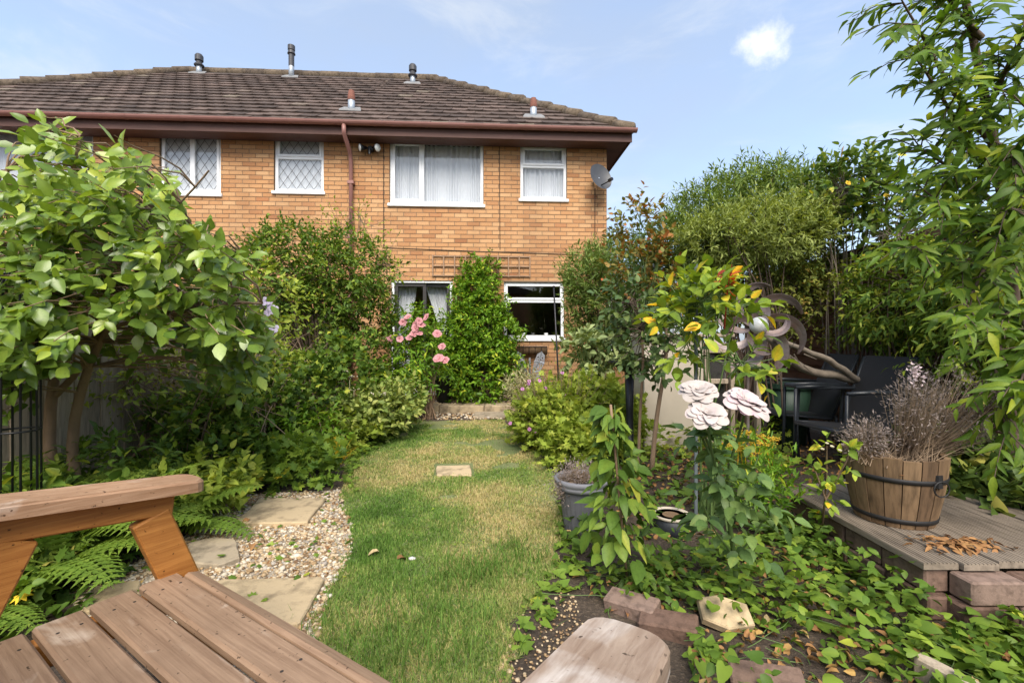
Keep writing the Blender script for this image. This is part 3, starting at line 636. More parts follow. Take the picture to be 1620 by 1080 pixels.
fence('weathered silver grey closeboard fence behind the camellia', -3.02, 1.2, 8.0, 1.62, fw, 'v', 1)
fence('dark brown overlapped panel fence behind the black chairs', 3.95, 1.4, 7.6, 2.12, fd, 'h', -1)
# ================================================================ BENCH (local frame: x along the slats, y to the front)
BA = R(-32.7); bench = thing('garden_bench', 'brown stained wooden garden bench with broad worn armrests', 'bench', (-.62, 1.07, 0), BA)
bo = np.array((-.62, 1.07)); ux = np.array((math.cos(BA), math.sin(BA))); uy = np.array((-math.sin(BA), math.cos(BA)))
def bl(X, Y): d = np.array((X, Y))-bo; return float(d@ux), float(d@uy)
seatw = woodmat('seat_wood', (.2,.122,.075), (.36,.24,.155), 0, (.5,.4,.31), (.62,.8), .9, .5)
armw = woodmat('arm_wood', (.27,.145,.075), (.46,.29,.18), 1, (.55,.46,.38), (.58,.78), 1.1, .6); armworn = woodmat('worn_arm_wood', (.24,.16,.11), (.42,.32,.24), 1, (.62,.57,.52), (.4,.58), .8, .65)
frw = woodmat('frame_wood', (.28,.1,.02), (.5,.22,.055), 1, None, scale=1.0, rough=.5)
lx, ly = bl(-1.053, 1.444)                                       # far end of the gap behind the front slat
SZ = CH-.728; xe = lx-.06; LEN = 1.40
XA, XB = lx-.01, lx+LEN
for i in range(5):
    y1 = ly-.004-i*.112; a = Acc().bbox(XA-.012*(i == 4), XB, y1-.101, y1, SZ-.03-.004*i, SZ-.004*i, .007); a.build('seat_slat', seatw, bench, world=False, rnd=.13+.21*i)
a = Acc().beam((XA+.03, ly+.022, SZ-.019),(XB-.03, ly+.022, SZ-.019), .046, .03, up=(0,.3,1), b=.008); a.build('seat_slat', seatw, bench, world=False, rnd=.77)
screw = plain('screw', (.05,.04,.035), .5, .3)
for i in range(5):
    for xx in (XA+.09, (XA+XB)/2, XB-.09):
        for dy in (-.03, -.075): Acc().lathe((xx, ly-i*.112+dy, SZ-.004*i), [(.004,-.001),(.004,.0006),(.002,.0008)], 8).build('screw', screw, bench, world=False)
tip = np.array(bl(-1.03, 1.50)); zA = CH-.442
def arm(xc, side):
    sl = -.115                                                   # the arm falls a little to the front
    hw_ = .067; yb = tip[1]-.62; yt = tip[1]; poly=[(xc-hw_, yb)]; poly += [(xc+hw_, yb)]
    for t in np.linspace(0, math.pi, 11): poly.append((xc+hw_*math.copysign(abs(math.cos(t))**.7, math.cos(t)), yt-.055+.055*math.sin(t)**.7 if 0<t<math.pi else yt-.055))
    a = Acc().prism(poly, 0, .038, .008); V = a.V[0]; V[:,2] += zA-.038+(V[:,1]-yt)*sl; a.build('armrest', armw if side < 0 else armworn, bench, smooth=False, world=False, rnd=.2 if side<0 else .64)
    xr = xc+.01*side; zc = lambda y: zA-.040+(y-yt)*sl
    Acc().beam((xr, yb+.02, zc(yb+.02)-.035),(xr, yt-.075, zc(yt-.075)-.035), .044, .068, b=.005).build('arm_rail', frw, bench, world=False, rnd=.3)
    Acc().beam((xr+.002, yt-.135, zc(yt-.13)-.066),(xr+.002, yt-.135+.21, 0.0), .046, .098, up=(0,1,.2), b=.005).build('leg', frw, bench, world=False, rnd=.5)
    Acc().beam((xr-.002, yt-.42, zc(yt-.42)-.066),(xr-.002, yt-.42-.26, 0.0), .046, .098, up=(0,1,.2), b=.005).build('leg', frw, bench, world=False, rnd=.7)
    Acc().beam((xr-side*.047, ly-.56, SZ-.075),(xr-side*.047, ly+.03, SZ-.06), .04, .075, b=.005).build('side_rail', frw, bench, world=False, rnd=.1)
arm(tip[0], -1); arm(tip[0]+1.45, 1)
for i, z in enumerate((.0,.12,.24,.36)):
    y = ly-.66-.045*i; Acc().beam((XA, y, SZ+.1+z),(XB, y, SZ+.1+z), .1, .022, up=(0,1,.35), b=.006).build('back_slat', seatw, bench, world=False, rnd=rs.random())
for xx in (XA+.03, XB-.03): Acc().beam((xx, ly-.60, SZ-.1),(xx, ly-.85, SZ+.55), .045, .07, up=(0,1,.3), b=.005).build('back_post', frw, bench, world=False, rnd=.4)
# ================================================================ RAISED BOARDS, BRICKS, EDGING
dk = piece('grey_decking', [(0,(.17,.135,.10)),(1,(.27,.22,.17))], 6, .5, .95, .4, (6,.8,6))
red = piece('red_brick', [(0,(.13,.08,.06)),(.5,(.19,.12,.09)),(1,(.25,.175,.14))], 30, .5, .95, .7, weather=.6)
deck = thing('deck_platform', 'weathered grey grooved decking boards laid on red bricks under the barrel', 'decking', (2.2, 2.4, .19))
DZ = .23; x = 1.66
for i in range(7):
    a = Acc(); prof=[]; ng = 9; wv = .142
    for g in range(ng):
        u = wv*g/ng; du = wv/ng; prof += [(u+.001,DZ-.006),(u+du*.2,DZ),(u+du*.75,DZ),(u+du*.95,DZ-.006)]
    prof = [(0,DZ-.028)]+prof+[(wv,DZ-.028)]; y0 = 1.83+rs.normal(0,.006)-.0*i; y1 = 2.80+.05*i
    N_ = len(prof); tl = rs.normal(0,.003); V=[(x+u, yy, z+tl) for yy in (y0, y1) for u, z in prof]
    a.add(V, [(j, j+1, N_+j+1, N_+j) for j in range(N_-1)]+[(N_-1, 0, N_, 2*N_-1)]+[tuple(range(N_))[::-1], tuple(range(N_, 2*N_))]); a.build('deck_board', dk, deck, rnd=rs.random()); x += .149
for yy in (1.95, 2.65): Acc().bbox(1.69, x-.02, yy-.035, yy+.035, .196, .2015, .001).build('joist', dk, deck, rnd=.2)
bm = Acc().bbox(-.1075, .1075, -.05, .05, 0, .093, .007).mesh('brick', red)
def brickat(x, y, z, rz, label, tilt=(0,0), rnd=None):
    o = bpy.data.objects.new('loose_brick', bm); COL.objects.link(o); o.location = (x, y, z); o.rotation_euler = (tilt[0], tilt[1], rz); o['rnd'] = rs.random() if rnd is None else rnd
    return tag(o, label, 'brick', 'red bricks edging the beds')
nb = 0
for i, y in enumerate(np.arange(1.93, 2.75, .226)):
    for k in range(2): brickat(1.72+.008*k, y+.03*k, .002+.097*k, R(90)+rs.normal(0,.02), '%s course red brick, %s from the stack corner along the lawn side of the decking' % (('lower','upper')[k], ('first','second','third','fourth')[i]))
for i, x in enumerate(np.arange(1.85, 2.6, .226)):
    for k in range(2): brickat(x+.03*k, 1.80-.0*k, .002+.097*k, rs.normal(0,.02), '%s course red brick, %s from the stack corner along the bench side of the decking' % (('lower','upper')[k], ('first','second','third','fourth')[i]))
for (px, py, rz, lb) in [(1060,975,-25,'chipped red edging brick lying between the broken stone and ivy'),(1003,945,-38,'weathered red edging brick tilted in the bed below the leafy cane'),(1215,1062,-20,'red edging brick half buried in ground ivy')]:
    g = G(px, py, .06); brickat(g[0], g[1], -.03, R(rz), lb, (R(8), R(-5)))
bs = Acc().prism([(-.09,-.05),(.0,-.07),(.1,-.03),(.085,.05),(-.02,.065),(-.1,.035)], 0, .035, .006); g = G(1146, 965, .06)
o = bs.build('broken_stone', stone, label='broken piece of yellow sandstone beside the edging bricks', cat='stone', rnd=.1); o.location = (g[0], g[1], .035); o.rotation_euler = (R(28), R(6), R(-12))
gA, gB = G(1450,1032,.07), G(1580,1100,.07); Acc().beam(gA-(0,0,.04), gB-(0,0,.04), .05, .08, b=.006).build('timber_edging', fw, label='old timber edging board in the ivy near bricks', cat='board', rnd=.9)
# ================================================================ BARREL
bw = piece('barrel_wood', [(0,(.13,.08,.045)),(.5,(.19,.12,.065)),(1,(.26,.17,.095))], 8, .55, .8, .4, (5,5,.6))
BC = np.array((1.925, 2.30, DZ+.002)); barrel = thing('half_barrel_planter', 'half barrel wooden planter with black hoops and dead lavender', 'planter', tuple(BC))
bh, r0, r1, ns = .335, .160, .212, 18
for i in range(ns):
    t0, t1 = (i+.03)*2*math.pi/ns, (i+.97)*2*math.pi/ns; V=[]; rj = rs.normal(0,.0015); hj = rs.normal(0,.003)
    for k in range(6):
        v = k/5; r = r0+(r1-r0)*v+.008*math.sin(v*math.pi)+rj
        for tt in np.linspace(t0, t1, 4): V.append(BC+((r-.0)*math.cos(tt), r*math.sin(tt), v*(bh+hj)))
        for tt in (t1, t0): V.append(BC+((r-.02)*math.cos(tt), (r-.02)*math.sin(tt), v*(bh+hj)))
    fs=[(k*6+j, k*6+(j+1)%6, k*6+6+(j+1)%6, k*6+6+j) for k in range(5) for j in range(6)]+[tuple(range(6))[::-1], tuple(range(30,36))]
    Acc().add(V, fs).build('stave', bw, barrel, rnd=rs.random())
hoopm = plain('hoop_iron', (.018,.017,.017), .6, .2, bumps=.1)
def brr(v): return r0+(r1-r0)*v+.008*math.sin(v*math.pi)
for v in (.07, .66): Acc().lathe(BC, [(brr(v)+.001,v*bh),(brr(v)+.005,v*bh+.001),(brr(v+.06)+.005,v*bh+.022),(brr(v+.06)+.001,v*bh+.023)], 40, cap=False).build('hoop', hoopm, barrel, smooth=True)
Acc().lathe(BC, [(.175,.25),(.17,.285),(.1,.3),(.02,.3)], 24).build('soil', MATS['soil'], barrel)
ang = R(-78); hc = BC+np.array((math.cos(ang), math.sin(ang), 0))*brr(.72)+(0,0,.72*bh); a = Acc().tube([hc+(.0,0,-.028), hc+(.0,0,.03)], .017, 10).build('handle_bracket', hoopm, barrel)
Acc().tube([hc+np.array((math.cos(t)*.035, -.018, math.sin(t)*.035-.03)) for t in np.linspace(0, 2*math.pi, 20)], .0035, 6).build('ring', hoopm, a)
Acc().lathe(BC+(-.1,-.165,.262), [(.013,0),(.016,.002),(.012,.003)], 14).build('curled_leaf', piece('dead_leaf', [(0,(.22,.1,.04)),(.5,(.34,.18,.07)),(.8,(.42,.27,.08)),(1,(.5,.38,.2))], 20, .4, .8, .2), barrel)
deadleaf = MATS['dead_leaf']
# ================================================================ PATIO CHAIRS
sling = plain('black_sling', (.022,.022,.024), .6, var=.15, scale=60)
frm = plain('chair_frame', (.02,.024,.03), .38, bumps=0)
def chair(cx, cy, rz, label):
    t = thing('sling_chair', label, 'chair', (cx, cy, 0), rz, 'black patio chairs joined by a tray'); tb = .014
    def L_(a, nm, mt=frm, sm=True): return a.build(nm, mt, t, smooth=sm, world=False)
    for y in (-.27, .27):                                        # faces -x
        L_(Acc().tube([(-.27,y,.0),(-.255,y,.35),(-.25,y,.69)], tb, 8), 'leg'); L_(Acc().tube([(.26,y,0),(.22,y,.4)], tb, 8), 'leg')
        L_(Acc().tube([(-.25,y,.70),(0,y,.71),(.33,y,.69)], .017, 8), 'armrest'); L_(Acc().tube([(-.28,y*.9,.395),(-.1,y*.9,.385),(.2,y*.9,.36)], tb, 8), 'seat_rail')
        L_(Acc().tube([(.2,y*.9,.36),(.32,y*.9,.68),(.44,y*.9,.98)], tb, 8), 'back_rail')
    V=[(x_, y, z) for (x_, z) in ((-.29,.385),(-.27,.405),(-.1,.39),(.2,.372)) for y in (-.24,.24)]; V += [(a_,b_,c_-.012) for a_,b_,c_ in V]
    fs=[(2*i,2*i+1,2*i+3,2*i+2) for i in range(3)]; fs += [tuple(8+j for j in f)[::-1] for f in fs]+[(0,8,9,1),(6,7,15,14),(0,2,10,8),(2,4,12,10),(4,6,14,12),(1,9,11,3),(3,11,13,5),(5,13,15,7)]
    L_(Acc().add(V, fs), 'seat', sling, False)
    V=[(x_, y, z) for (x_, z) in ((.2,.372),(.31,.68),(.44,.985),(.448,.99)) for y in (-.24,.24)]; V += [(a_+.012,b_,c_) for a_,b_,c_ in V]
    L_(Acc().add(V, fs), 'backrest', sling, False); L_(Acc().tube([(-.27,-.25,.39),(-.27,.25,.39)], tb, 8), 'cross_bar')
    return t
chair(2.88, 3.93, R(8), 'black sling patio chair right beside the wooden barrel'); chair(2.96, 4.72, R(-6), 'black sling patio chair farther from the barrel, past the tray')
t = thing('chair_tray', 'black tray table joining the two sling chairs, strewn with leaves', 'table', (2.95,4.32,0))
Acc().bbox(2.66,3.22,4.19,4.46,.68,.705,.006).build('table_top', frm, t)
for x in (2.72, 3.14): Acc().tube([(x,4.32,.68),(x-.02,4.32,.3),(x,4.32,0)], .016, 8).build('leg', frm, t)
# green bin behind the chairs
gb = plain('bin_green', (.02,.05,.03), .5, bumps=0); g = np.array((3.05, 5.05, 0)); t = thing('garden_bin', 'dark green plastic bin half hidden behind the black chairs', 'bin', tuple(g))
Acc().lathe(g, [(.18,0),(.23,.62),(.21,.62),(.2,.5)], 20).build('tub', gb, t, smooth=True); Acc().lathe(g, [(.235,.60),(.25,.61),(.25,.66),(.225,.66)], 20).build('rim', gb, t)
# ================================================================ CREAM CABINET with dark panes
cream = plain('cream_paint', (.45,.39,.31), .7, var=.12, scale=5); X0, X1, YC = 1.38, 2.55, 4.75
t = thing('potting_cabinet', 'cream panelled garden cabinet with dark glazed doors behind the roses', 'cabinet', ((X0+X1)/2, YC, 0)); 
Acc().bbox(X0, X0+.62, YC, YC+.5, 0, 1.16, .006).build('side_panel', cream, t); a = Acc(); 
for i in range(3): x = X0+.66+.27*i; Acc().bbox(x-.03, x+.015, YC-.012, YC+.05, 0, 1.02, .004).build('frame_post', fw, t, rnd=.5)
for z in (.04,.36,.68,1.0): Acc().bbox(X0+.63, X1-.3, YC-.02, YC+.04, z, z+.05, .004).build('frame_rail', fw, t, rnd=.7)
Acc().bbox(X0+.63, X1-.3, YC+.06, YC+.5, .01, 1.02, .004).build('carcass', darkfr, t)
for z in (.1,.42,.74): Acc().box(X0+.65, X1-.32, YC+.02, YC+.026, z, z+.25).build('pane', glass, t)
Acc().bbox(X0-.03, X1-.25, YC-.06, YC+.55, 1.165, 1.20, .005).build('top', fw, t, rnd=.6)
# white framed side window of the low extension right of the house
Acc_ = Acc(); t = thing('lean_to', 'white framed lean-to glimpsed through the shrubs beside the house corner', 'extension', (2.35, 8.6, 0))
Acc().bbox(1.80,3.1,8.5,9.9,0,.7,.005).build('wall', brickm, t, rnd=.3); a = Acc(); frame(a, 1.80,3.1,.7,2.05,.07,8.5,8.6,mull=(2.2,2.65)); a.build('frame', upvc, t); Acc().box(1.85,3.05,8.54,8.548,.75,2.0).build('pane', glass, t)
Acc().bbox(1.75,3.2,8.4,10,2.06,2.14,.005).build('roof', leadm, t); Acc().box(1.85,3.05,9.7,9.75,.7,2.05).build('back_wall', room, t)
# ================================================================ WIND SPINNER
cop = newmat('copper'); m, n, b = cop; f = noise(n, 7, 5, .6); n.links.new(mixc(n, maprange(n, f, .3, .7), (.22,.13,.1), (.33,.29,.28)), b.inputs['Base Color']); b.inputs['Metallic'].default_value = .6; b.inputs['Roughness'].default_value = .5; bump(n, b, noise(n, 90), .2, .002)
sc_ = P(1197, 517, 3.3); sp = thing('wind_spinner', 'copper wind spinner with curling petal blades and a glass ball', 'ornament', (sc_[0], sc_[1]+.1, 0))
fx = Vector((-.28,-.95,.12)).normalized(); fu = Vector((0,0,1)); fu = (fu-fx*fu.dot(fx)).normalized(); fs_ = fu.cross(fx)
def fr3(u, v, w): return sc_+np.array(fs_)*u+np.array(fu)*v+np.array(fx)*w
def blade(th, Rr, turn, wd, dep, sgn):
    V=[]; n_ = 16
    for i in range(n_+1):
        v = i/n_; an = v*turn*sgn; cxx = Rr*.5; r_ = Rr*.5                     # a near half circle from the hub out to the rim and round
        x = cxx-r_*math.cos(an); y = r_*math.sin(an); nx, ny = -math.cos(an), math.sin(an)
        wv = wd*math.sin(math.pi*min(1, v*.93+.07))**.8+.004
        for s_, dz in ((-1, -.016), (0, -.003), (1, .016)):
            px = x+nx*wv*.5*s_; py = y+ny*wv*.5*s_; c_, s2 = math.cos(th), math.sin(th)
            V.append(fr3(px*c_-py*s2, px*s2+py*c_, dep+dz-.05*v*v+.03*math.sin(v*3)))
    return Acc().add(V, [(i*3+j, i*3+j+1, i*3+j+4, i*3+j+3) for i in range(n_) for j in range(2)])
def solid(o, th): md = o.modifiers.new('thickness', 'SOLIDIFY'); md.thickness = th; return o
for i in range(7): solid(blade(i*math.pi/3.5+.3, .34, 3.1, .055, -.05, 1).build('blade', cop[0], sp), .003)
for i in range(4): solid(blade(i*math.pi/2+.5, .21, 3.0, .045, .03, -1).build('blade', cop[0], sp), .003)
m, n, b = newmat('ball_glass'); b.inputs['Base Color'].default_value = (.8,.82,.8,1); b.inputs['Roughness'].default_value = .2; bump(n, b, noise(n, 60), .5, .004); b.inputs['Transmission Weight'].default_value = .35
Acc().lathe(fr3(0,0,.07), [(.062*math.sin(t)+1e-4, -.062*math.cos(t)) for t in np.linspace(0, math.pi, 12)], 20).build('glass_ball', m, sp, smooth=True)
Acc().tube([fr3(0,0,.05), fr3(0,0,-.12), sc_+(0,.12,-.1), (sc_[0], sc_[1]+.12, 0)], .012, 8).build('pole', cop[0], sp)
# ================================================================ POLES, OBELISK, BIRD BATH, ORNAMENTS, POTS
b0 = G(889, 705); tp = P(876, 454, b0[1]); t = thing('hanging_pole', 'thin black metal shepherd pole beside the geranium mound', 'pole', tuple(b0)); Acc().tube([b0, (b0+tp)/2, tp], .009, 8).build('pole', blackm, t, smooth=True); Acc().tube([tp+(0,0,0), tp+(.0,0,.012)], .012, 8).build('cap', blackm, t)
b0 = P(1101, 560, 2.75); b0 = np.array((b0[0], 2.75, 0)); tp = P(1101, 416, 2.75); grey = plain('grey_stake', (.11,.13,.14), .5); Acc().tube([b0, tp], .011, 8).build('plant_stake', grey, label='grey plastic stake rising out of the yellow leaved rose', cat='stake')
c = P(26, 424, 2.15); t = thing('obelisk', 'black wire garden obelisk with ball finial left of the camellia', 'plant support', (c[0], c[1], 0))
Acc().lathe(c-(0,0,.025), [(.025*math.sin(q_)+1e-4, .025-.025*math.cos(q_)) for q_ in np.linspace(0, math.pi, 9)], 14).build('finial', blackm, t, smooth=True)
for i in range(8):
    an = i*math.pi/4+.2; d_ = np.array((math.cos(an), math.sin(an), 0)); Acc().tube([c+d_*.01-(0,0,.01), c+d_*.04-(0,0,.03), c+d_*.07-(0,0,.11), c+d_*.08-(0,0,.3), np.r_[(c+d_*.085)[:2], 0]], .005, 6).build('wire', blackm, t, smooth=True)
for z in (.3, .7): Acc().tube([np.r_[c[:2]+.083*np.array((math.cos(q_), math.sin(q_))), z] for q_ in np.linspace(0, 2*math.pi, 25)], .005, 6).build('hoop', blackm, t, smooth=True)
b0 = G(992, 725); b0[1] = 4.2; b0[0] = (996-810)/F*4.2; t = thing('bird_bath', 'black pedestal bird bath filled with dry plants under the roses', 'bird bath', (b0[0], b0[1], 0)); zt = P(996,573,4.2)[2]
Acc().lathe((b0[0],b0[1],0), [(.13,0),(.12,.03),(.04,.06),(.032,zt*.5),(.045,zt-.1)], 20).build('pedestal', blackm, t, smooth=True); Acc().lathe((b0[0],b0[1],zt), [(.03,-.1),(.1,-.06),(.19,-.01),(.2,.01),(.18,.0),(.09,-.03)], 24).build('bowl', blackm, t, smooth=True)
# butterfly ornament (pierced grey metal wings) and wire wall trough
pew = plain('pewter', (.33,.34,.37), .5, .4, var=.2)
c = P(838, 582, 7.85); t = thing('butterfly_ornament', 'pierced grey metal butterfly ornament below the kitchen window', 'ornament', (c[0], c[1], .1))
def wing(nm, pts, sg):
    V=[]; o_=[P(x, y, 7.85-.05*abs(x-838)/20) for x, y in pts]; cen = np.mean(o_, 0); k = len(o_); a = Acc()
    for i in range(k):                                           # rim band
        p, q_ = o_[i], o_[(i+1)%k]; a.add([p, q_, cen+(q_-cen)*.78, cen+(p-cen)*.78], [(0,1,2,3)])
    for r_, cnt in ((.55, 7), (.28, 4)):
        for j in range(cnt):                                     # pierced discs held between the rims
            an = j*6.283/cnt; ci = cen+(o_[int(j*k/cnt)%k]-cen)*r_; rr = .035; a.add([ci+(rr*math.cos(q2), 0, rr*math.sin(q2)) for q2 in np.linspace(0,6.283,9)[:-1]]+[ci+(rr*.45*math.cos(q2), 0, rr*.45*math.sin(q2)) for q2 in np.linspace(0,6.283,9)[:-1]], [(i, (i+1)%8, 8+(i+1)%8, 8+i) for i in range(8)])
    for i in range(0, k, 2): a.tube([cen, o_[i]], .007, 4)
    solid(a.build(nm, pew, t), .006)
for sg in (-1, 1):
    f_ = lambda L_: [(838+sg*abs(x-838) if True else 0, y) for x, y in L_]
    wing('upper_wing', f_([(834,590),(822,588),(815,575),(814,562),(819,556),(826,560),(831,572)]), sg); wing('lower_wing', f_([(834,592),(824,590),(819,598),(818,607),(826,610),(832,603)]), sg)
Acc().tube([P(838,608,7.85), P(838,566,7.85)], .018, 8).build('body', pew, t); Acc().tube([P(838,606,7.85), np.r_[P(838,606,7.85)[:2], .1]], .01, 6).build('stake', pew, t)
coir = plain('coir', (.16,.1,.055), .95, var=.5, scale=30, bumps=.8)
p0, p1 = hw(818,553,.1), hw(865,553,.1); t = thing('wall_trough', 'wire wall trough with brown coir liner under kitchen window', 'planter', tuple((p0+p1)/2)); p0, p1 = np.array(p0), np.array(p1)
a = Acc(); V=[]; 
for q_ in (p0, p1):
    for an in np.linspace(math.pi, 2*math.pi, 9): V.append(q_+(0, math.cos(an)*.09, math.sin(an)*.13+.05))
a.add(V, [(i,i+1,10+i,9+i) for i in range(8)]+[tuple(range(9)), tuple(range(9,18))[::-1]]); a.build('liner', coir, t, smooth=True)
Acc().tube([p0+(0,-.1,.06), p1+(0,-.1,.06)], .008, 6).build('rim_wire', blackm, t)
for u in np.linspace(0,1,6): q_ = p0+(p1-p0)*u; Acc().tube([q_+(0, math.cos(an)*.1, math.sin(an)*.14+.05) for an in np.linspace(math.pi, 2*math.pi, 9)], .005, 5).build('wire', blackm, t)
g = np.array(P(702,632,7.55)); g[2] = .1; pb = plain('pot_black', (.022,.025,.03), .5, bumps=0); t = thing('tall_pot', 'tall dark plastic pot by the patio door', 'pot', tuple(g)); Acc().lathe(g, [(.11,0),(.15,.42),(.155,.42),(.155,.46),(.135,.46),(.13,.4)], 20).build('pot', pb, t, smooth=True); Acc().lathe(g+(0,0,.4), [(.13,0),(.13,.01)], 16).build('soil', MATS['soil'], t)
g = G(665,652); wh = plain('white_stone', (.55,.53,.5), .9, var=.35, scale=14, bumps=.5); t = thing('stone_ornament', 'small white stone animal ornament at the patio step end', 'ornament', tuple(g)); q_ = P(666,626,g[1])
a = Acc().lathe((q_[0],q_[1],0), [(.1,0),(.13,.08),(.125,.2),(.09,.3),(.03,.34)], 14).build('body', wh, t, smooth=True); Acc().lathe((q_[0]+.05,q_[1]-.05,.27), [(.01,0),(.07,.04),(.075,.09),(.05,.14),(.01,.16)], 12).build('head', wh, t, smooth=True)
g = G(664,656); Acc().lathe((g[0]-.03,g[1]-.06,0), [(.06,0),(.075,.09),(.08,.09),(.08,.11),(.065,.11),(.06,.08)], 16).build('clay_pot', plain('clay', (.33,.13,.06), .85), label='little orange clay pot below the stone ornament', cat='pot')
# grey fluted planter with dead plant
g = np.array((.415, 2.72, 0)); gp = plain('planter_grey', (.12,.12,.13), .6, var=.15); t = thing('grey_planter', 'grey ribbed plastic planter with withered brown plant beside lawn', 'planter', tuple(g)); a = Acc(); V=[]; kk = 48
prof=[(.095,0),(.105,.06),(.135,.255),(.148,.26)]
for r_, z in prof: V += [g+np.array(((r_+(.0035 if j%2 else 0)*(z<.25))*math.cos(j*6.283/kk), (r_+(.0035 if j%2 else 0)*(z<.25))*math.sin(j*6.283/kk), z)) for j in range(kk)]
a.add(V, [(i*kk+j, i*kk+(j+1)%kk, (i+1)*kk+(j+1)%kk, (i+1)*kk+j) for i in range(3) for j in range(kk)]); a.build('pot', gp, t)
rimm = plain('planter_rim', (.2,.2,.215), .55, var=.1); Acc().lathe(g, [(.138,.25),(.152,.255),(.156,.275),(.152,.28),(.16,.286),(.163,.31),(.15,.315),(.14,.30),(.135,.27)], 40).build('rim', rimm, t, smooth=True); Acc().lathe(g+(0,0,.285), [(.138,0),(.1,.012),(.01,.018)], 24).build('soil', MATS['soil'], t)
PLANTER = t, g
g = G(1066, 812, .0); g = np.array((.93, 2.66, -.03)); t = thing('cream_rimmed_pot', 'low dark pot with pale cream rim behind the white roses', 'pot', tuple(g)); Acc().lathe(g, [(.085,0),(.105,.14)], 20).build('pot', pb, t, smooth=True); Acc().lathe(g, [(.1,.13),(.11,.135),(.11,.148),(.1,.148),(.09,.14)], 24).build('rim', cream, t, smooth=True); Acc().lathe(g+(0,0,.128), [(.095,-.01),(.094,.006),(.05,.012),(.004,.014)], 16).build('soil', coir, t)
# ================================================================ PLANTS
def leaf(w=.5, fold=.18, droop=.25, prof=((.12,.5),(.4,1.),(.72,.72)), curl=0.):
    st = [(t, w/2*k) for t, k in prof]; V=[(0,0,0)]
    for t, h in st:
        z = -droop*t*t; V += [(0,t,z), (-h,t,z+fold*h*2-curl*h), (h,t,z+fold*h*2-curl*h)]
    V.append((0,1,-droop)); L_ = len(V)-1; f=[(0,1,2),(0,3,1)]
    for i in range(len(st)-1): a, b = 1+3*i, 4+3*i; f += [(a,b,b+1,a+1),(a,a+2,b+2,b)]
    a = 1+3*(len(st)-1); f += [(a,L_,a+1),(a,a+2,L_)]
    return np.array(V, float), to_loops(f)
T_CAM = [leaf(.58,.2,.12), leaf(.62,.12,.28), leaf(.54,.28,.2), leaf(.6,.05,.05)]
T_CHERRY = [leaf(.32,.2,.4,((.12,.55),(.4,1.),(.75,.55))), leaf(.3,.28,.25,((.12,.55),(.4,1.),(.75,.5))), leaf(.34,.12,.6,((.12,.55),(.4,1.),(.75,.55)))]
T_ROSE = [leaf(.62,.15,.2,((.15,.7),(.45,1.),(.78,.6))), leaf(.6,.25,.1,((.15,.7),(.45,1.),(.78,.6))), leaf(.66,.08,.3,((.15,.7),(.45,1.),(.78,.6)))]
T_SM = [leaf(.55,.2,.2,((.45,1.),)), leaf(.5,.3,.1,((.4,1.),))]
T_NAR = [leaf(.26,.2,.2,((.4,1.),)), leaf(.24,.3,.05,((.4,1.),))]
T_LAN = [leaf(.36,.2,.35,((.25,.9),(.55,1.))), leaf(.34,.15,.55,((.25,.9),(.55,1.)))]
def fan(pts, cz=-.05, drop=.12):
    V=[(0,.4,cz)]+[(x, y, -drop*(x*x*2+(y-.4)**2)) for x, y in pts]; n_ = len(pts); return np.array(V, float), to_loops([(0,1+i,1+(i+1)%n_) for i in range(n_)])
hp=[(0,0),(.22,-.16),(.42,-.08),(.44,.18),(.33,.5),(.16,.8)]; T_HEART=[fan(hp+[(0,1.02)]+[(-x,y) for x,y in hp[:0:-1]], .03, .3), fan(hp+[(0,1.08)]+[(-x,y) for x,y in hp[:0:-1]], -.06, -.1)]
lo=[]
for i in range(11):
    an = -2.2+4.4*i/10; r_ = (.62 if i%2==0 else .34); lo.append((r_*math.sin(an), .4+r_*math.cos(an)))
T_PALM=[fan(lo, .06, .35), fan(lo, -.05, -.1)]
T_IVY=[fan([(0,0),(.3,-.1),(.34,.2),(.55,.42),(.26,.55),(0,1.),(-.26,.55),(-.55,.42),(-.34,.2),(-.3,-.1)], .04, .25)]
def unit(v): return v/(np.linalg.norm(v, axis=-1, keepdims=True)+1e-9)
def frames(ax, nr):
    ax = unit(ax); nr = unit(nr-(nr*ax).sum(-1, keepdims=True)*ax); sd = np.cross(ax, nr); return np.stack([sd, ax, nr], -1)
def twig_leaves(P0, D, Ln, k, size, ang=(.7,1.1), upw=.7, droop=.3, jit=.25, flat=0., face=(0,0,0)):
    n_ = len(P0); t = (np.arange(k)+.7)/k; D = unit(D)
    pos = P0[:,None]+D[:,None]*(Ln[:,None]*t)[...,None]; pos[...,2] -= droop*(Ln[:,None]*t**2)*.5
    a = np.cross(D, np.array((0,0,1.))+rs.normal(0,.05,(n_,3))); a = unit(a); b_ = np.cross(a, D)
    az = (np.arange(k)*2.4)[None]+rs.random((n_,1))*6.28 if flat < .5 else (np.arange(k)%2*math.pi)[None]+rs.normal(0,.35,(n_,k))
    pr = a[:,None]*np.cos(az)[...,None]+b_[:,None]*np.sin(az)[...,None]; an = rs.uniform(*ang, (n_,k)); an[:,-1] *= .3
    ax = D[:,None]*np.cos(an)[...,None]+pr*np.sin(an)[...,None]; ax[...,2] -= droop*.6; ax += rs.normal(0,jit,(n_,k,3))
    nr = np.array((0,0,1.))*upw+np.array(face)+D[:,None]*.4+rs.normal(0,.35,(n_,k,3)); sz = size*(.65+.55*rs.random((n_,k)))*(1-.15*np.abs(t-.5))
    return pos.reshape(-1,3), frames(ax.reshape(-1,3), nr.reshape(-1,3)), sz.ravel()
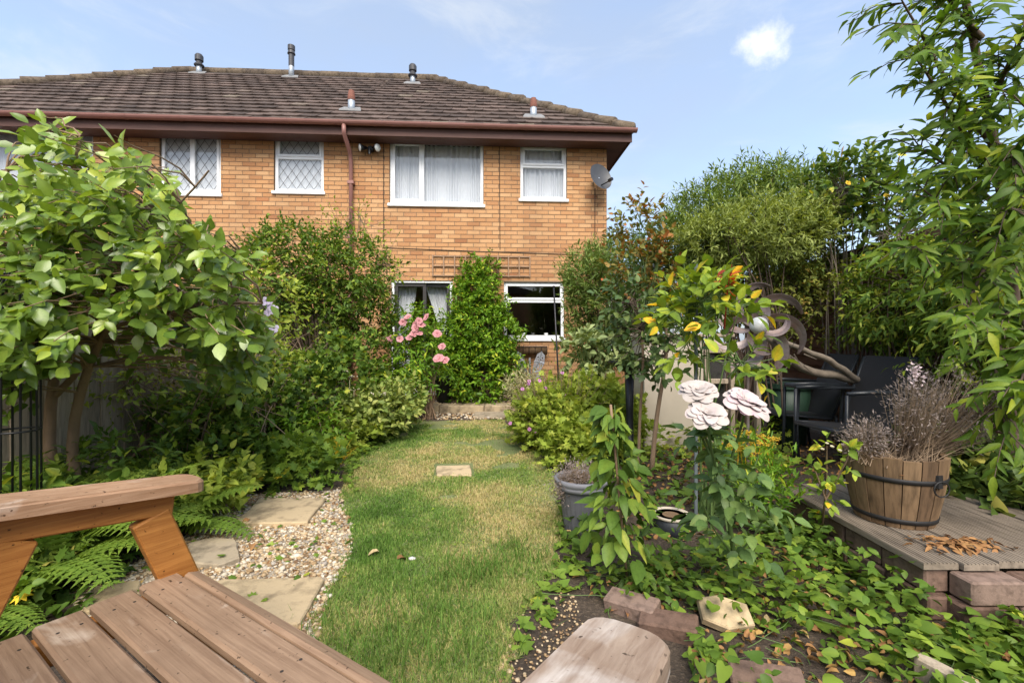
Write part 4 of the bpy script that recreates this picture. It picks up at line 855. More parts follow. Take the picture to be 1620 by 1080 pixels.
def in_blob(blobs, n_, shell=.55):                                # blobs: (centre, radii, weight)
    w = np.array([b[2] for b in blobs], float); k = rs.choice(len(blobs), n_, p=w/w.sum()); d = unit(rs.normal(0,1,(n_,3)))
    r_ = rs.random(n_)**(1/3.); r_ = shell*(.7+.3*r_)+(1-shell)*r_; C = np.array([b[0] for b in blobs])[k]; Rr = np.array([b[1] for b in blobs])[k]
    lump = 1+.16*np.sin(d[:,0]*7+k*1.7)*np.sin(d[:,2]*6+k)+.08*np.sin(d[:,1]*13+k)
    return C+d*Rr*(r_*lump)[:,None], d/Rr*Rr.mean(1)[:,None]
def curve(p, q_, n_=5, sag=0., wob=.02):
    t = np.linspace(0,1,n_)[:,None]; c = p+(q_-p)*t; c[:,2] += sag*(4*t*(1-t))[:,0]; c[1:-1] += rs.normal(0,wob,(n_-2,3)); return c
def resample(pts, n_):
    p = np.asarray(pts, float); d = np.r_[0, np.cumsum(np.linalg.norm(np.diff(p, axis=0), axis=1))]; t = np.linspace(0, d[-1], n_)
    q_ = np.stack([np.interp(t, d, p[:,i]) for i in range(3)], 1)
    for _ in range(2): q_[1:-1] = (q_[:-2]+2*q_[1:-1]+q_[2:])/4
    return q_
def plant(name, label, cat, base, lv, mat, tmpl, stems, bark, nobj=0, group=None, litup=None, leafname='leaf', fol='foliage', rfun=None):
    """lv = (pos, M, size); stems = list of (pts, r0, r1); nobj nearest leaves become objects of their own"""
    t = thing(name, label, cat, tuple(base), group=group)
    if stems:
        a = Acc()
        for pts, ra, rb in stems: a.tube(pts, np.linspace(ra, rb, len(pts)), 5 if ra < .012 else 8, cap=False)
        a.build('stems', bark, t, smooth=True)
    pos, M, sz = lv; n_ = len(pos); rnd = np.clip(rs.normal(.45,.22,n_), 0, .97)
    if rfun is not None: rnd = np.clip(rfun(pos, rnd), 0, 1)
    hit = np.linalg.norm(pos-np.array((0,0,CH)), axis=1)
    px = 810+F*pos[:,0]/np.maximum(pos[:,1],.1); py = 540-F*(pos[:,2]-CH)/np.maximum(pos[:,1],.1); inside = (px>0)&(px<1620)&(py>0)&(py<1080)
    order = np.argsort(hit/np.maximum(sz,.01)*sz.mean()+(~inside)*99); ob = set(order[:nobj].tolist()) if nobj else set()
    if nobj:
        mes = [Acc().add(tm[0], loops=tm[1], rnd=.13*(np.abs(tm[0][:,0]) < 1e-6)).mesh('leaf', mat, smooth=True) for tm in tmpl]
        for i in sorted(ob):
            m4 = Matrix([[*(M[i][r_]*sz[i]), pos[i][r_]] for r_ in range(3)]+[[0,0,0,1]]); place(leafname, mes[i%len(mes)], t, m4, rnd[i])
    rest = np.array([i for i in range(n_) if i not in ob], int)
    if len(rest):
        a = Acc()
        for v, tm in enumerate(tmpl): s_ = rest[v::len(tmpl)]; a.inst(tm, M[s_]*sz[s_][:,None,None], pos[s_], rnd[s_])
        a.build(fol, mat, t, smooth=True, kind='stuff')
    return t
def shrub(name, label, cat, base, blobs, ncl, k, size, mat, tmpl, bark, tl=.16, nst=14, up=.6, droop=.25, shell=.55, nobj=0, group=None, rfun=None, ang=(.6,1.1), stemr=.012, ntw=0, jit=.25, out=1., bj=.05):
    base = np.array(base, float); p, d = in_blob(blobs, ncl, shell); p[:,2] = np.maximum(p[:,2], .03); D = unit(d*out+np.array((0,0,up))+rs.normal(0,.35,(ncl,3)))
    lv = twig_leaves(p, D, tl*(.6+.8*rs.random(ncl)), k, size, ang, .7, droop, jit)
    st = []
    for i in range(nst):
        q_ = p[i]; b_ = base+np.r_[rs.normal(0,bj,2),0]; m_ = b_+(q_-b_)*np.array((.3,.3,.6))+rs.normal(0,.03,3); st.append((resample([b_, m_, q_], 8)+rs.normal(0,.008,(8,3)), stemr, stemr*.35))
    for i in range(ntw): st.append((resample([p[i]-unit(d[i])*tl*1.2, p[i], p[i]+D[i]*tl*.9], 4), .0045, .0018))
    return plant(name, label, cat, base, lv, mat, tmpl, st, bark, nobj, group, rfun=rfun)
bark = plain('bark', (.24,.16,.1), .9, var=.4, scale=18, bumps=.5, sc=(1,1,.4)); barkg = plain('bark_grey', (.19,.155,.12), .95, var=.45, scale=14, bumps=.6); barkd = plain('bark_dark', (.10,.07,.05), .9, var=.4, scale=16, bumps=.5)
stemg = plain('green_stem', (.1,.16,.045), .6, var=.3); twigd = plain('dry_twig', (.24,.17,.11), .9, var=.3)
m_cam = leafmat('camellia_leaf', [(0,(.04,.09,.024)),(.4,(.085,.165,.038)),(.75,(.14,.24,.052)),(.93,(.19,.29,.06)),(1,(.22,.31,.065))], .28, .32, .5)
m_che = leafmat('cherry_leaf', [(0,(.03,.075,.016)),(.5,(.06,.13,.025)),(.85,(.125,.21,.03)),(1,(.2,.28,.04))], .45, .42, .2)
m_ros = leafmat('rose_leaf', [(0,(.025,.06,.025)),(.5,(.055,.115,.04)),(.85,(.12,.2,.05)),(1,(.3,.33,.06))], .45, .28)
m_roy = leafmat('yellowing_rose_leaf', [(0,(.04,.09,.03)),(.4,(.1,.19,.04)),(.75,(.2,.3,.05)),(.92,(.4,.38,.05)),(1,(.55,.36,.04))], .45, .35)
m_mid = leafmat('mid_green_leaf', [(0,(.025,.06,.016)),(.5,(.055,.12,.028)),(.85,(.12,.2,.04)),(1,(.22,.28,.06))], .45, .3)
m_jas = leafmat('bright_leaf', [(0,(.03,.085,.012)),(.5,(.065,.16,.02)),(.85,(.13,.25,.03)),(1,(.26,.34,.05))], .38, .32)
m_oli = leafmat('olive_leaf', [(0,(.04,.08,.03)),(.5,(.075,.14,.05)),(.85,(.125,.205,.075)),(1,(.19,.26,.11))], .55, .28)
m_lim = leafmat('lime_leaf', [(0,(.08,.14,.03)),(.5,(.15,.24,.05)),(1,(.28,.36,.1))], .55, .35)
m_brn = leafmat('brownish_leaf', [(0,(.05,.06,.022)),(.4,(.075,.11,.032)),(.75,(.115,.16,.045)),(1,(.17,.13,.05))], .6, .25)
m_fern = leafmat('fern', [(0,(.04,.09,.022)),(.5,(.08,.16,.035)),(1,(.16,.25,.06))], .55, .35)
m_ivy = leafmat('ivy_leaf', [(0,(.018,.04,.014)),(.5,(.045,.09,.028)),(.85,(.09,.15,.045)),(1,(.2,.23,.08))], .4, .2)
m_bind = leafmat('bindweed_leaf', [(0,(.04,.095,.022)),(.5,(.085,.165,.035)),(.86,(.15,.25,.05)),(.95,(.3,.35,.06)),(1,(.5,.42,.05))], .45, .32)
m_sil = leafmat('silver_leaf', [(0,(.11,.14,.11)),(1,(.27,.3,.25))], .7, .15)
m_red = leafmat('red_leaf', [(0,(.13,.025,.02)),(1,(.3,.07,.03))], .45, .4)
m_pink = leafmat('pink_petal', [(0,(.62,.25,.27)),(.5,(.7,.38,.4)),(1,(.78,.58,.56))], .6, .3, petal=True)
m_wht = leafmat('white_petal', [(0,(.52,.46,.41)),(.5,(.56,.48,.45)),(.8,(.58,.39,.43)),(1,(.55,.28,.37))], .6, .12, petal=True)
m_lil = leafmat('lilac_petal', [(0,(.6,.52,.72)),(1,(.75,.7,.82))], .6, .3, petal=True)
m_mag = leafmat('magenta_petal', [(0,(.5,.18,.42)),(1,(.7,.4,.62))], .6, .3, petal=True)
m_yel = leafmat('yellow_petal', [(0,(.7,.45,.03)),(1,(.85,.62,.1))], .6, .3, petal=True)
m_crm = leafmat('cream_petal', [(0,(.55,.5,.33)),(1,(.75,.7,.55))], .7, .25, petal=True)
m_lav = leafmat('dry_lavender', [(0,(.06,.057,.07)),(.5,(.11,.11,.15)),(1,(.17,.17,.24))], .9, .15)
# ---------------------------------------------------------------- camellia
Zc = 2.55; base = np.array((P(95,500,2.72)[0], 2.72, 0))
tr1 = resample([base, P(72,690,2.7), P(86,600,2.68), P(96,520,2.65), P(100,440,2.6), P(105,350,2.6), P(112,270,2.55), P(128,215,2.5)], 14)
tr2 = resample([base+(.1,.03,0), P(108,690,2.68), P(135,590,2.6), P(162,520,2.55), P(195,475,2.5), P(250,440,2.45), P(320,405,2.45), P(380,400,2.45)], 14)
tr3 = resample([P(88,625,2.68), P(135,585,2.7), P(160,510,2.7), P(165,430,2.68), P(180,330,2.65), P(225,255,2.6)], 12)
tr4 = resample([P(162,520,2.55), P(250,500,2.5), P(340,478,2.45), P(415,480,2.42)], 9); tr5 = resample([P(96,520,2.65), P(55,440,2.6), P(25,340,2.5), P(10,270,2.5)], 9)
tr6 = resample([P(165,430,2.68), P(240,360,2.6), P(310,300,2.55), P(330,270,2.5)], 8); TR = [(tr1,.036,.008),(tr2,.034,.007),(tr3,.02,.006),(tr4,.014,.004),(tr5,.016,.005),(tr6,.012,.004)]
def px_region(poly, n_, z0, z1, zf=None):
    q_ = scatter(np.array(poly, float), n_); Z = rs.uniform(z0, z1, n_); return np.stack([(q_[:,0]-810)/F*Z, Z, CH-(q_[:,1]-540)/F*Z], 1)
CAMP=[(90,215),(125,215),(150,280),(215,245),(255,285),(295,335),(345,370),(385,440),(390,515),(350,545),(300,535),(215,505),(160,500),(95,520),(30,570),(-60,560),(-120,420),(-80,350),(0,315),(55,285)]
p = np.concatenate([px_region(CAMP, 520, 2.1, 2.9), px_region([(150,490),(300,520),(400,500),(410,580),(330,610),(220,590)], 34, 2.5, 3.0), px_region([(-60,400),(90,450),(130,540),(70,640),(-60,640)], 60, 2.0, 2.35)])
TN = np.concatenate([x[0] for x in TR]); near = np.array([TN[np.argmin(((TN-q_)**2).sum(1)+ (TN[:,2]>q_[2]+.1)*.5)] for q_ in p])
D = unit(p-near+np.array((0,-.12,.05))+rs.normal(0,.12,(len(p),3))); lv = twig_leaves(p-D*.05, D, .15+.1*rs.random(len(p)), 8, .09, (.7,1.2), .45, .45, .25, face=(.15,-.5,0))
st = TR+[(curve(near[i], p[i]+D[i]*.12, 6, .04, .012), .0055, .002) for i in range(len(p))]
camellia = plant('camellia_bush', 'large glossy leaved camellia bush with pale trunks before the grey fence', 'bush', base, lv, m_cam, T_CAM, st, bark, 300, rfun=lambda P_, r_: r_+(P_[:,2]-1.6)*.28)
# ---------------------------------------------------------------- cherry tree
base = np.array((2.86, 2.62, 0)); c1 = resample([base, P(1612,600,2.55), P(1602,470,2.5), P(1592,340,2.5), P(1575,230,2.45), P(1550,120,2.4), P(1530,10,2.35), P(1510,-90,2.3)], 16)
BR = [(c1,.042,.012)]
for pts in ([P(1575,240,2.45),P(1530,200,2.35),P(1470,130,2.2),P(1420,50,2.1),P(1385,5,2.05)], [P(1582,280,2.45),P(1520,230,2.3),P(1455,145,2.15),P(1410,90,2.1)], [P(1590,340,2.5),P(1520,290,2.4),P(1450,250,2.3),P(1420,235,2.25)], [P(1595,400,2.5),P(1530,360,2.35),P(1470,330,2.25),P(1425,300,2.2)],
            [P(1600,450,2.5),P(1530,430,2.4),P(1460,410,2.3),P(1410,390,2.25)], [P(1560,160,2.4),P(1600,90,2.2),P(1650,20,2.1)], [P(1540,60,2.36),P(1490,20,2.3),P(1450,-40,2.25)], [P(1602,470,2.5),P(1575,540,2.3),P(1565,620,2.15),P(1590,680,2.1)], [P(1595,380,2.5),P(1630,300,2.2),P(1640,180,2.0)], [P(1605,500,2.5),P(1640,520,2.2),P(1620,600,2.0)],[P(1590,330,2.5),P(1560,400,2.3),P(1520,470,2.2),P(1490,500,2.15)],[P(1575,230,2.45),P(1610,250,2.1),P(1600,330,1.95)]):
    pts = [np.array(((q_[0]-2.7*q_[1]/2.45)*.8+2.7*q_[1]/2.45, q_[1], q_[2])) for q_ in pts]; BR.append((resample(pts, 10), .016, .004))
pp=[]; DD=[]
for pts, ra, rb in BR[1:]:
    for i in range(1, 10):
        for s_ in range(3):
            tan = unit(pts[min(i+1,9)]-pts[i-1]); o_ = unit(rs.normal(0,1,3)+np.array((-.15,-.5,-.1))); pp.append(pts[i]); DD.append(unit(tan*.7+o_*.8+np.array((-.1,0,-.05))))
for i in range(6, 16):
    for s_ in range(3): pp.append(c1[i]); DD.append(unit(rs.normal(0,1,3)+np.array((-.6,-.3,.3))))
pp = np.array(pp); DD = np.array(DD); Ls = .14+.14*rs.random(len(pp)); lv = twig_leaves(pp, DD, Ls, 8, .094, (.5,.9), .6, .38, .22, flat=1, face=(-.2,-.4,0))
st = BR+[(np.array([pp[i], pp[i]+DD[i]*Ls[i]*.5-(0,0,.005), pp[i]+DD[i]*Ls[i]-(0,0,.27*Ls[i])]), .0035, .0014) for i in range(len(pp))]
plant('cherry_tree', 'small cherry tree with long drooping serrated leaves beside the barrel', 'tree', base, lv, m_che, T_CHERRY, st, barkd, 300)
# ---------------------------------------------------------------- shrubs along the left
def B(px, py, Z, rx, rz, ry=None, w=1.): c = P(px, py, Z); k = Z/F; return (c, np.array((rx*k, ry if ry else rx*k, rz*k)), w)
shrub('honeysuckle', 'dense small leaved climber billowing over the fence by the downpipe', 'climber', (-2.55,6.,0), [B(470,420,6.0,80,62,.5,2), B(545,440,6.1,72,72,.5,2), B(420,440,5.7,60,60,.4,1), B(575,500,6.2,42,60,.35,1), B(490,490,6.0,80,40,.4,.8)], 1700, 7, .075, m_mid, T_SM, barkd, .16, 26, .5, .3, .5, ntw=160)
shrub('honeysuckle_shoots', 'stray thin shoots arching from the climber across the brick wall', 'climber', (-1.75,6.5,1.2), [B(610,420,6.4,30,35,.2,1), B(560,360,6.3,40,18,.2,1)], 42, 6, .06, m_lim, T_SM, twigd, .3, 12, .5, .2, .9, ntw=42, stemr=.005)
shrub('tangled_climber', 'brown twiggy tangle of bare climber stems against the fence', 'climber', (-2.6,4.3,0), [B(470,560,5.4,60,50,.35,1), B(330,560,4.4,70,60,.3,1), B(230,610,3.6,60,50,.3,1)], 220, 4, .05, m_brn, T_SM, twigd, .16, 110, .4, .2, .2, stemr=.005, ntw=0, bj=.5)
shrub('ivy_mass', 'dark ivy mounded over the fence foot behind the sedum', 'ivy', (-2.2,5.,0), [B(470,620,4.9,75,50,.45,2), B(540,600,5.4,50,60,.4,1.2), B(400,640,4.3,70,45,.4,1.3), B(330,660,3.7,60,40,.35,1)], 900, 6, .07, m_mid, T_IVY, barkd, .16, 16, .7, .2, .6)
shrub('leafy_rose_bush', 'leafy rose bush with ruffled pink flowers in front of the patio door', 'rose', (-1.2,6.6,0), [B(640,560,6.6,55,50,.4,2), B(665,575,6.4,38,45,.3,1), B(620,610,6.5,45,35,.35,1), B(655,520,6.6,40,28,.3,1)], 700, 6, .085, m_jas, T_LAN, bark, .16, 22, .4, .35, .55)
def rose(t, c, rad, mat, facing=(0,-1,.35), layers=((1.,7,1.15),(.86,7,.85),(.68,6,.55),(.48,5,.3),(.28,4,.12)), name='flower', parts=False, rb=0.):
    c = np.array(c, float); ax = unit(np.array(facing, float)); u = unit(np.cross(ax, (0.,.3,1.))); v = np.cross(u, ax); a = Acc(); petals=[]
    for li, (sc, k, op) in enumerate(layers):
        for j in range(k):
            th = j*6.283/k+li*.9+rs.normal(0,.12); dirr = u*math.cos(th)+v*math.sin(th); tan = -u*math.sin(th)+v*math.cos(th); V=[]; op_ = op+rs.normal(0,.08)
            R_ = rad*sc*(.92+.16*rs.random())
            ph_ = rs.random()*6.28
            for i in range(6):
                s0_ = i/5; s_ = s0_; al = op_*(.35+.65*s_)+(.45*s_**4 if parts else 0); out = R_*(s_*math.sin(min(1.5,al))*.95+.06); hh = R_*(s_*math.cos(al)*.85)-rad*.1*(s_>.9)*(op>.8)+rs.normal(0,.02)*R_*s_
                for q_ in (-1,-.7,-.35,0,.35,.7,1):
                    s_ = s0_*(1-.2*q_*q_*s0_); al = op_*(.35+.65*s_)+(.25*s_**4 if parts else 0); out = R_*(s_*math.sin(min(1.5,al))*.95+.06); hh = R_*(s_*math.cos(al)*((.72 if parts else .5+.25*min(op,1.))))+R_*(.035*math.sin(q_*3+ph_)*s_**2 if parts else 0)
                    w_ = R_*(.62 if not parts else .54)*(s_**.55)*(1-.18*s_**6*abs(q_))*(1.08-.25*q_*q_*s_); V.append(c+dirr*(out-R_*.10*q_*q_*s_*(1 if op<.9 else .5))+tan*w_*q_*.9+ax*(hh+R_*.10*q_*q_*(op<.9)-R_*.05*q_*q_))
            fs=[(i*7+j2, i*7+j2+1, i*7+j2+8, i*7+j2+7) for i in range(5) for j2 in range(6)]
            rr = np.clip(rb+.35*rs.random()+.3*(np.repeat(np.arange(6),7)/5)**3*rs.random(), 0, 1)
            if parts: petals.append(Acc().add(V, fs, rnd=rr))
            else: a.add(V, fs, rnd=rr)
    if not parts: return a.build(name, mat, t, smooth=True)
    bl_ = Acc().tube([c-ax*rad*.12, c+ax*rad*.03], [rad*.16, rad*.1], 8).build(name, stemg, t)
    for pt in petals: pt.build('petal', mat, bl_, smooth=True)
    return bl_
rt = bpy.data.objects['leafy_rose_bush']
for (x, y) in [(629,533),(652,506),(663,504),(671,514),(655,518),(668,526),(678,530),(660,524),(700,560),(706,562),(645,528),(671,497),(702,568),(616,534),(637,512),(648,540),(695,545)]: rose(rt, P(x+rs.normal(0,6),y+rs.normal(0,6),6.1), .05+.025*rs.random(), m_pink, (rs.normal(0,.4),-1,.5+rs.normal(0,.3)), ((1.,6,1.2),(.75,6,.8),(.5,5,.45)))
rose(rt, P(631,620,6.1), .05, m_mag, (0,-1,0), ((1.,5,1.2),(.6,4,.6)))
shrub('sedum_clump', 'pale green sedum clump with flat cream flower heads at lawn edge', 'plant', (-1.6,5.3,0), [B(600,660,5.2,48,34,.35,2), B(560,670,4.9,40,30,.3,1), B(630,640,5.6,36,30,.3,1)], 420, 6, .075, leafmat('sedum_leaf', [(0,(.06,.11,.04)),(.5,(.12,.19,.07)),(1,(.24,.3,.13))], .5, .25), T_ROSE, stemg, .14, 26, 1.2, .1, .5)
sd_ = bpy.data.objects['sedum_clump']
for (x, y) in [(545,585),(553,593),(560,613),(573,626),(585,622),(604,620),(541,620),(576,646),(588,668),(600,655)]:
    c = P(x, y+2, 5.1); a = Acc(); q_ = rs.normal(0,1,(46,3))*np.array((.03,.03,.007))+c; a.inst((ICO[0]*.008, to_loops(ICO[1])), np.tile(np.eye(3),(46,1,1)), q_, rs.random(46)); a.tube([c-(0,0,.18), c], .004, 5); a.build('flower_head', m_crm, sd_, smooth=True)
# pale trumpet flowers of the jasmine at the camellia's edge
shrub('clematis', 'straggling clematis with lilac flowers beside the camellia', 'climber', (-2.6,3.5,0), [B(425,470,3.3,26,55,.2,1), B(400,560,3.4,30,40,.2,.6)], 90, 5, .06, m_lim, T_SM, twigd, .14, 4, .4, .4, .6, stemr=.004)
ct = bpy.data.objects['clematis']
for (x, y) in [(428,483),(434,490),(425,495),(433,520),(427,525),(421,477)]: rose(ct, P(x,y,3.1), .035, m_lil, (rs.normal(0,.5),-1,.2), ((1.,5,1.25),))
# ---------------------------------------------------------------- ferns (each frond its own part)
def frond_mesh(Ln, np_, curl, wid):
    a = Acc(); t = np.linspace(0,1,9); rach = np.stack([np.zeros(9), Ln*np.sin(t*curl)/curl, Ln*(1-np.cos(t*curl))/curl*-1], 1); a.tube(rach, np.linspace(.003,.001,9), 4, rnd=.6)
    tm = leaf(.3,.1,.25,((.08,.9),(.3,.75),(.6,.5)))
    for i in range(np_):
        v = (i+2)/(np_+2); pth = np.array([np.interp(v, t, rach[:,k]) for k in range(3)]); tan = np.array((0, math.cos(v*curl), -math.sin(v*curl))); ln = wid*math.sin(math.pi*min(1,v**.75*.97))**.8+.012
        for sg in (-1,1):
            ax = np.array((sg*.92,0,0))+tan*.38; M = frames(ax[None], np.array([[0,math.sin(v*curl),math.cos(v*curl)]]))
            # a pinna cut into small toothed lobes
            for k in range(4):
                s0 = k/4; q_ = pth+ax/np.linalg.norm(ax)*ln*s0
                for s2 in (-1,1):
                    ax2 = ax*.55+s2*tan*.8; M2 = frames(ax2[None], np.array([[0,math.sin(v*curl),math.cos(v*curl)]])); a.inst(T_SM[0], M2*ln*.34*(1-.7*s0), q_[None], np.array([.3+.4*rs.random()]))
            a.inst(T_NAR[0], M*ln, pth[None], np.array([.5]))
    return a.mesh('frond', m_fern, smooth=True)
FM = [frond_mesh(.55, 15, 1.2, .12), frond_mesh(.48, 14, .8, .11), frond_mesh(.6, 16, 1.5, .125)]
FZ = {6:2.3, 7:2.35, 8:2.6}
for j, (px, py, nf, sc, lb) in enumerate([(60,930,12,1.2,'lush fern behind the bench arm beside the sandstone slab'),(0,900,12,1.2,'fern rising at the fence foot behind the bench'),(150,880,10,1.05,'low fern spreading at the gravel edge'),(70,850,13,1.25,'tall fern below the camellia trunks'),(205,822,11,1.0,'small fern between camellia trunk and gravel'),(-70,1000,8,.9,'fern tucked against the bench rear leg'),(-2.5,0,13,1.45,'big upright fern before the fence under the camellia leaves'),(-2.15,0,12,1.3,'feathery fern between bench arm and camellia trunk'),(-1.95,0,11,1.1,'fern arching toward the first gravel slab')]):
    b0 = G(px, py) if py else np.array((px, nf*.0+FZ[j], 0.)); t = thing('fern', lb, 'fern', tuple(b0), group='ferns in the left bed')
    for k in range(nf): az = k*6.283/nf+rs.normal(0,.2); M = Matrix.Translation(Vector(b0)) @ Matrix.Rotation(az,4,'Z') @ Matrix.Rotation(R(rs.uniform(42,76)),4,'X') @ Matrix.Scale(sc*rs.uniform(.75,1.1),4); place('frond', FM[k%3], t, M, rs.normal(0,.12))
# ---------------------------------------------------------------- low mixed planting in the left bed
LB = [G(0,1000),G(120,930),G(290,830),G(400,775),G(535,735),G(560,705),G(640,675),G(560,665),G(450,690),(-2.9,4.5,0),(-2.9,1.6,0)]
q = scatter(LB, 1500); H = .05+.22*np.clip((np.abs(q[:,0])-1.0)/2, 0, 1)*rs.random(len(q)); p0 = np.c_[q, H*.6]; D = unit(np.c_[rs.normal(0,.5,(len(q),2)), np.full(len(q),.8)])
a = Acc(); half = len(q)//3
for s_, tm, mat_, sz, nm, lb in ((slice(0,half), T_ROSE, m_mid, .065, 'ground_cover', 'low mixed leafy ground cover filling the left bed'), (slice(half,2*half), T_IVY, m_ivy, .055, 'ground_ivy', 'trailing dark ivy creeping through the left bed'), (slice(2*half,None), T_PALM, m_bind, .075, 'cranesbill_cover', 'bright lobed cranesbill leaves spreading over the left bed')):
    a = Acc(); pos, M, z_ = twig_leaves(p0[s_], D[s_], np.full(len(p0[s_]),.13), 6, sz, (.5,1.1), 1., .2); pos[:,2] = np.maximum(pos[:,2], .012)
    for v, t_ in enumerate(tm): k = slice(v, None, len(tm)); a.inst(t_, M[k]*z_[k][:,None,None], pos[k], np.clip(rs.normal(.5,.24,len(pos[k])),0,1))
    a.build(nm, mat_, smooth=True, label=lb, cat='ground cover', kind='stuff')
def tuft(name, label, c, n_, h, spread, mat, w=.004, cat='grass tuft'):
    az = rs.random(n_)*6.283; el = rs.uniform(.15, spread, n_); V=[]; a = Acc()
    for i in range(n_):
        d = np.array((math.cos(az[i])*math.sin(el[i]), math.sin(az[i])*math.sin(el[i]), math.cos(el[i]))); s_ = np.array((-math.sin(az[i]), math.cos(az[i]), 0))*w/2; l = h*(.6+.6*rs.random()); p_ = c+np.r_[rs.normal(0,.02,2),0]; m_ = p_+d*l*.55; e = p_+d*l-(0,0,.18*l*math.sin(el[i]))
        a.add([p_-s_, p_+s_, m_+s_, m_-s_, e], [(0,1,2,3),(3,2,4)], rnd=rs.random())
    return a.build(name, mat, label=label, cat=cat)
m_yg = leafmat('golden_grass', [(0,(.22,.24,.03)),(1,(.5,.45,.07))], .5, .3)
tuft('golden_grass', 'golden yellow grass tuft beside the lawn edge', G(536,732), 130, .26, 1.0, m_yg, .006); tuft('golden_grass', 'smaller golden grass tuft among ivy further from the lawn', G(395,735), 70, .2, 1.1, m_yg, .006); tuft('golden_grass', 'green and yellow grass tuft near the camellia roots', G(300,740), 80, .24, 1.1, m_lim, .006)
# ---------------------------------------------------------------- climbers and shrubs at the house
shrub('evergreen_climber', 'bright green column of climbing evergreen between patio door and kitchen window', 'climber', (-.45,7.7,.1), [B(757,590,7.7,66,50,.42,3), B(757,535,7.75,60,52,.4,2.4), B(757,488,7.85,42,42,.28,1.2), B(752,450,7.95,26,26,.16,.45), B(776,432,8.0,12,26,.1,.14), B(748,425,8.0,10,20,.08,.1)], 2000, 7, .085, m_jas, T_SM, barkd, .14, 16, .5, .3, .65, ntw=60)
shrub('feathery_shrub', 'feathery olive green shrub overlapping the kitchen window', 'shrub', (1.15,6.2,0), [B(955,470,6.2,55,70,.5,2), B(930,440,6.2,35,45,.35,1), B(985,430,6.3,45,50,.4,1.2), B(950,540,6.2,50,45,.4,1)], 1900, 8, .085, m_oli, T_NAR, barkd, .15, 26, .8, .1, .5, ntw=120)
shrub('russet_rose', 'tall rose with reddish new leaves standing beside the house corner', 'rose', (1.5,5.2,0), [B(1015,375,5.2,34,50,.25,1.4), B(1010,430,5.2,42,40,.3,1), B(1040,460,5.2,35,40,.3,.8)], 190, 6, .075, leafmat('russet_leaf', [(0,(.06,.07,.03)),(.45,(.1,.13,.05)),(.75,(.18,.11,.05)),(1,(.3,.09,.05))], .5, .25), T_ROSE, stemg, .2, 14, .9, .2, .5, ntw=60)
shrub('olive_bush', 'big grey green bush with upright feathery shoots against the sky', 'bush', (2.75,5.7,0), [B(1180,350,5.7,120,68,.75,2.4), B(1235,328,5.8,80,58,.6,1.2), B(1110,385,5.6,75,50,.5,1), B(1170,430,5.6,150,60,.6,1.6), B(1090,450,5.5,70,50,.45,.8)], 3700, 9, .085, m_oli, T_NAR, barkd, .16, 30, .6, .05, .6, ntw=150)
shrub('lime_bush', 'lighter lime green bush in front of the grey green one', 'bush', (2.9,5.0,0), [B(1210,370,5.0,100,38,.45,2), B(1150,385,5.0,70,32,.4,1), B(1260,360,5.0,45,35,.35,.7)], 1300, 9, .075, leafmat('pale_leaf', [(0,(.08,.125,.05)),(.5,(.135,.205,.085)),(1,(.22,.3,.14))], .6, .35), T_NAR, barkd, .16, 14, 1., .05, .6, ntw=60)
shrub('bronze_underbrush', 'brown tinged dense underbrush below the grey green bush', 'bush', (2.7,5.3,0), [B(1200,455,5.3,120,50,.35,2), B(1290,470,5.2,60,70,.35,1.2), B(1110,490,5.4,50,50,.3,.8)], 900, 7, .06, m_brn, T_SM, barkd, .18, 30, .4, .2, .4, ntw=120)
shrub('climbing_rose', 'tall climbing rose with bare fanned stems and few yellow blooms', 'rose', (3.7,5.0,0), [B(1345,300,4.9,58,42,.35,1.5), B(1400,325,4.8,50,50,.35,1.2), B(1310,320,4.9,40,45,.3,.8), B(1420,370,4.6,50,40,.3,.7)], 330, 7, .085, m_ros, T_ROSE, barkg, .2, 30, .8, .2, .5, stemr=.011, ntw=200, bj=.09)
cr = bpy.data.objects['climbing_rose']
for (x, y) in [(1365,285),(1341,290),(1402,310)]: rose(cr, P(x,y,4.5), .03, m_yel, (rs.normal(0,.4),-1,.3), ((1.,5,1.2),(.6,4,.6)))
for (x, y) in [(1333,235),(1422,250)]: Acc().tube([P(x-6,y+40,4.8), P(x,y,4.8), P(x+2,y-4,4.8)], [.003,.008,.002], 6).build('seed_head', twigd, cr)
shrub('fence_jasmine', 'light green twining shrub covering the brown fence above the chairs', 'climber', (3.6,4.1,0), [B(1450,455,4.2,85,65,.3,2), B(1415,505,4.5,55,40,.2,1.), B(1545,520,3.5,60,75,.25,1.6), B(1560,420,3.4,70,90,.3,1.3)], 1250, 8, .07, m_mid, T_LAN, barkd, .2, 24, .3, .4, .5, ntw=120, rfun=lambda P_, r_: r_+.12)
gb_ = thing('gnarled_branch', 'gnarled bare grey branch lying across behind the wind spinner', 'branch', tuple(P(1390,610,4.15)))
Acc().tube(resample([P(1205,525,4.0),P(1235,560,4.05),P(1275,590,4.1),P(1330,592,4.2),P(1385,612,4.3),P(1405,700,4.5),P(1410,760,4.6)], 20)+rs.normal(0,.006,(20,3)), np.linspace(.03,.055,20), 10).build('main_branch', barkg, gb_, smooth=True)
Acc().tube(resample([P(1225,535,3.95),P(1270,552,4.0),P(1320,572,4.1),P(1350,600,4.2),P(1390,615,4.3)], 14)+rs.normal(0,.005,(14,3)), np.linspace(.02,.035,14), 8).build('side_branch', barkg, gb_, smooth=True)
for i in range(9): p_ = P(1220+rs.uniform(0,60),560+rs.uniform(0,20),4.0); Acc().tube([p_, p_+rs.normal(0,.12,3)], [.006,.002], 5).build('twig', barkg, gb_)
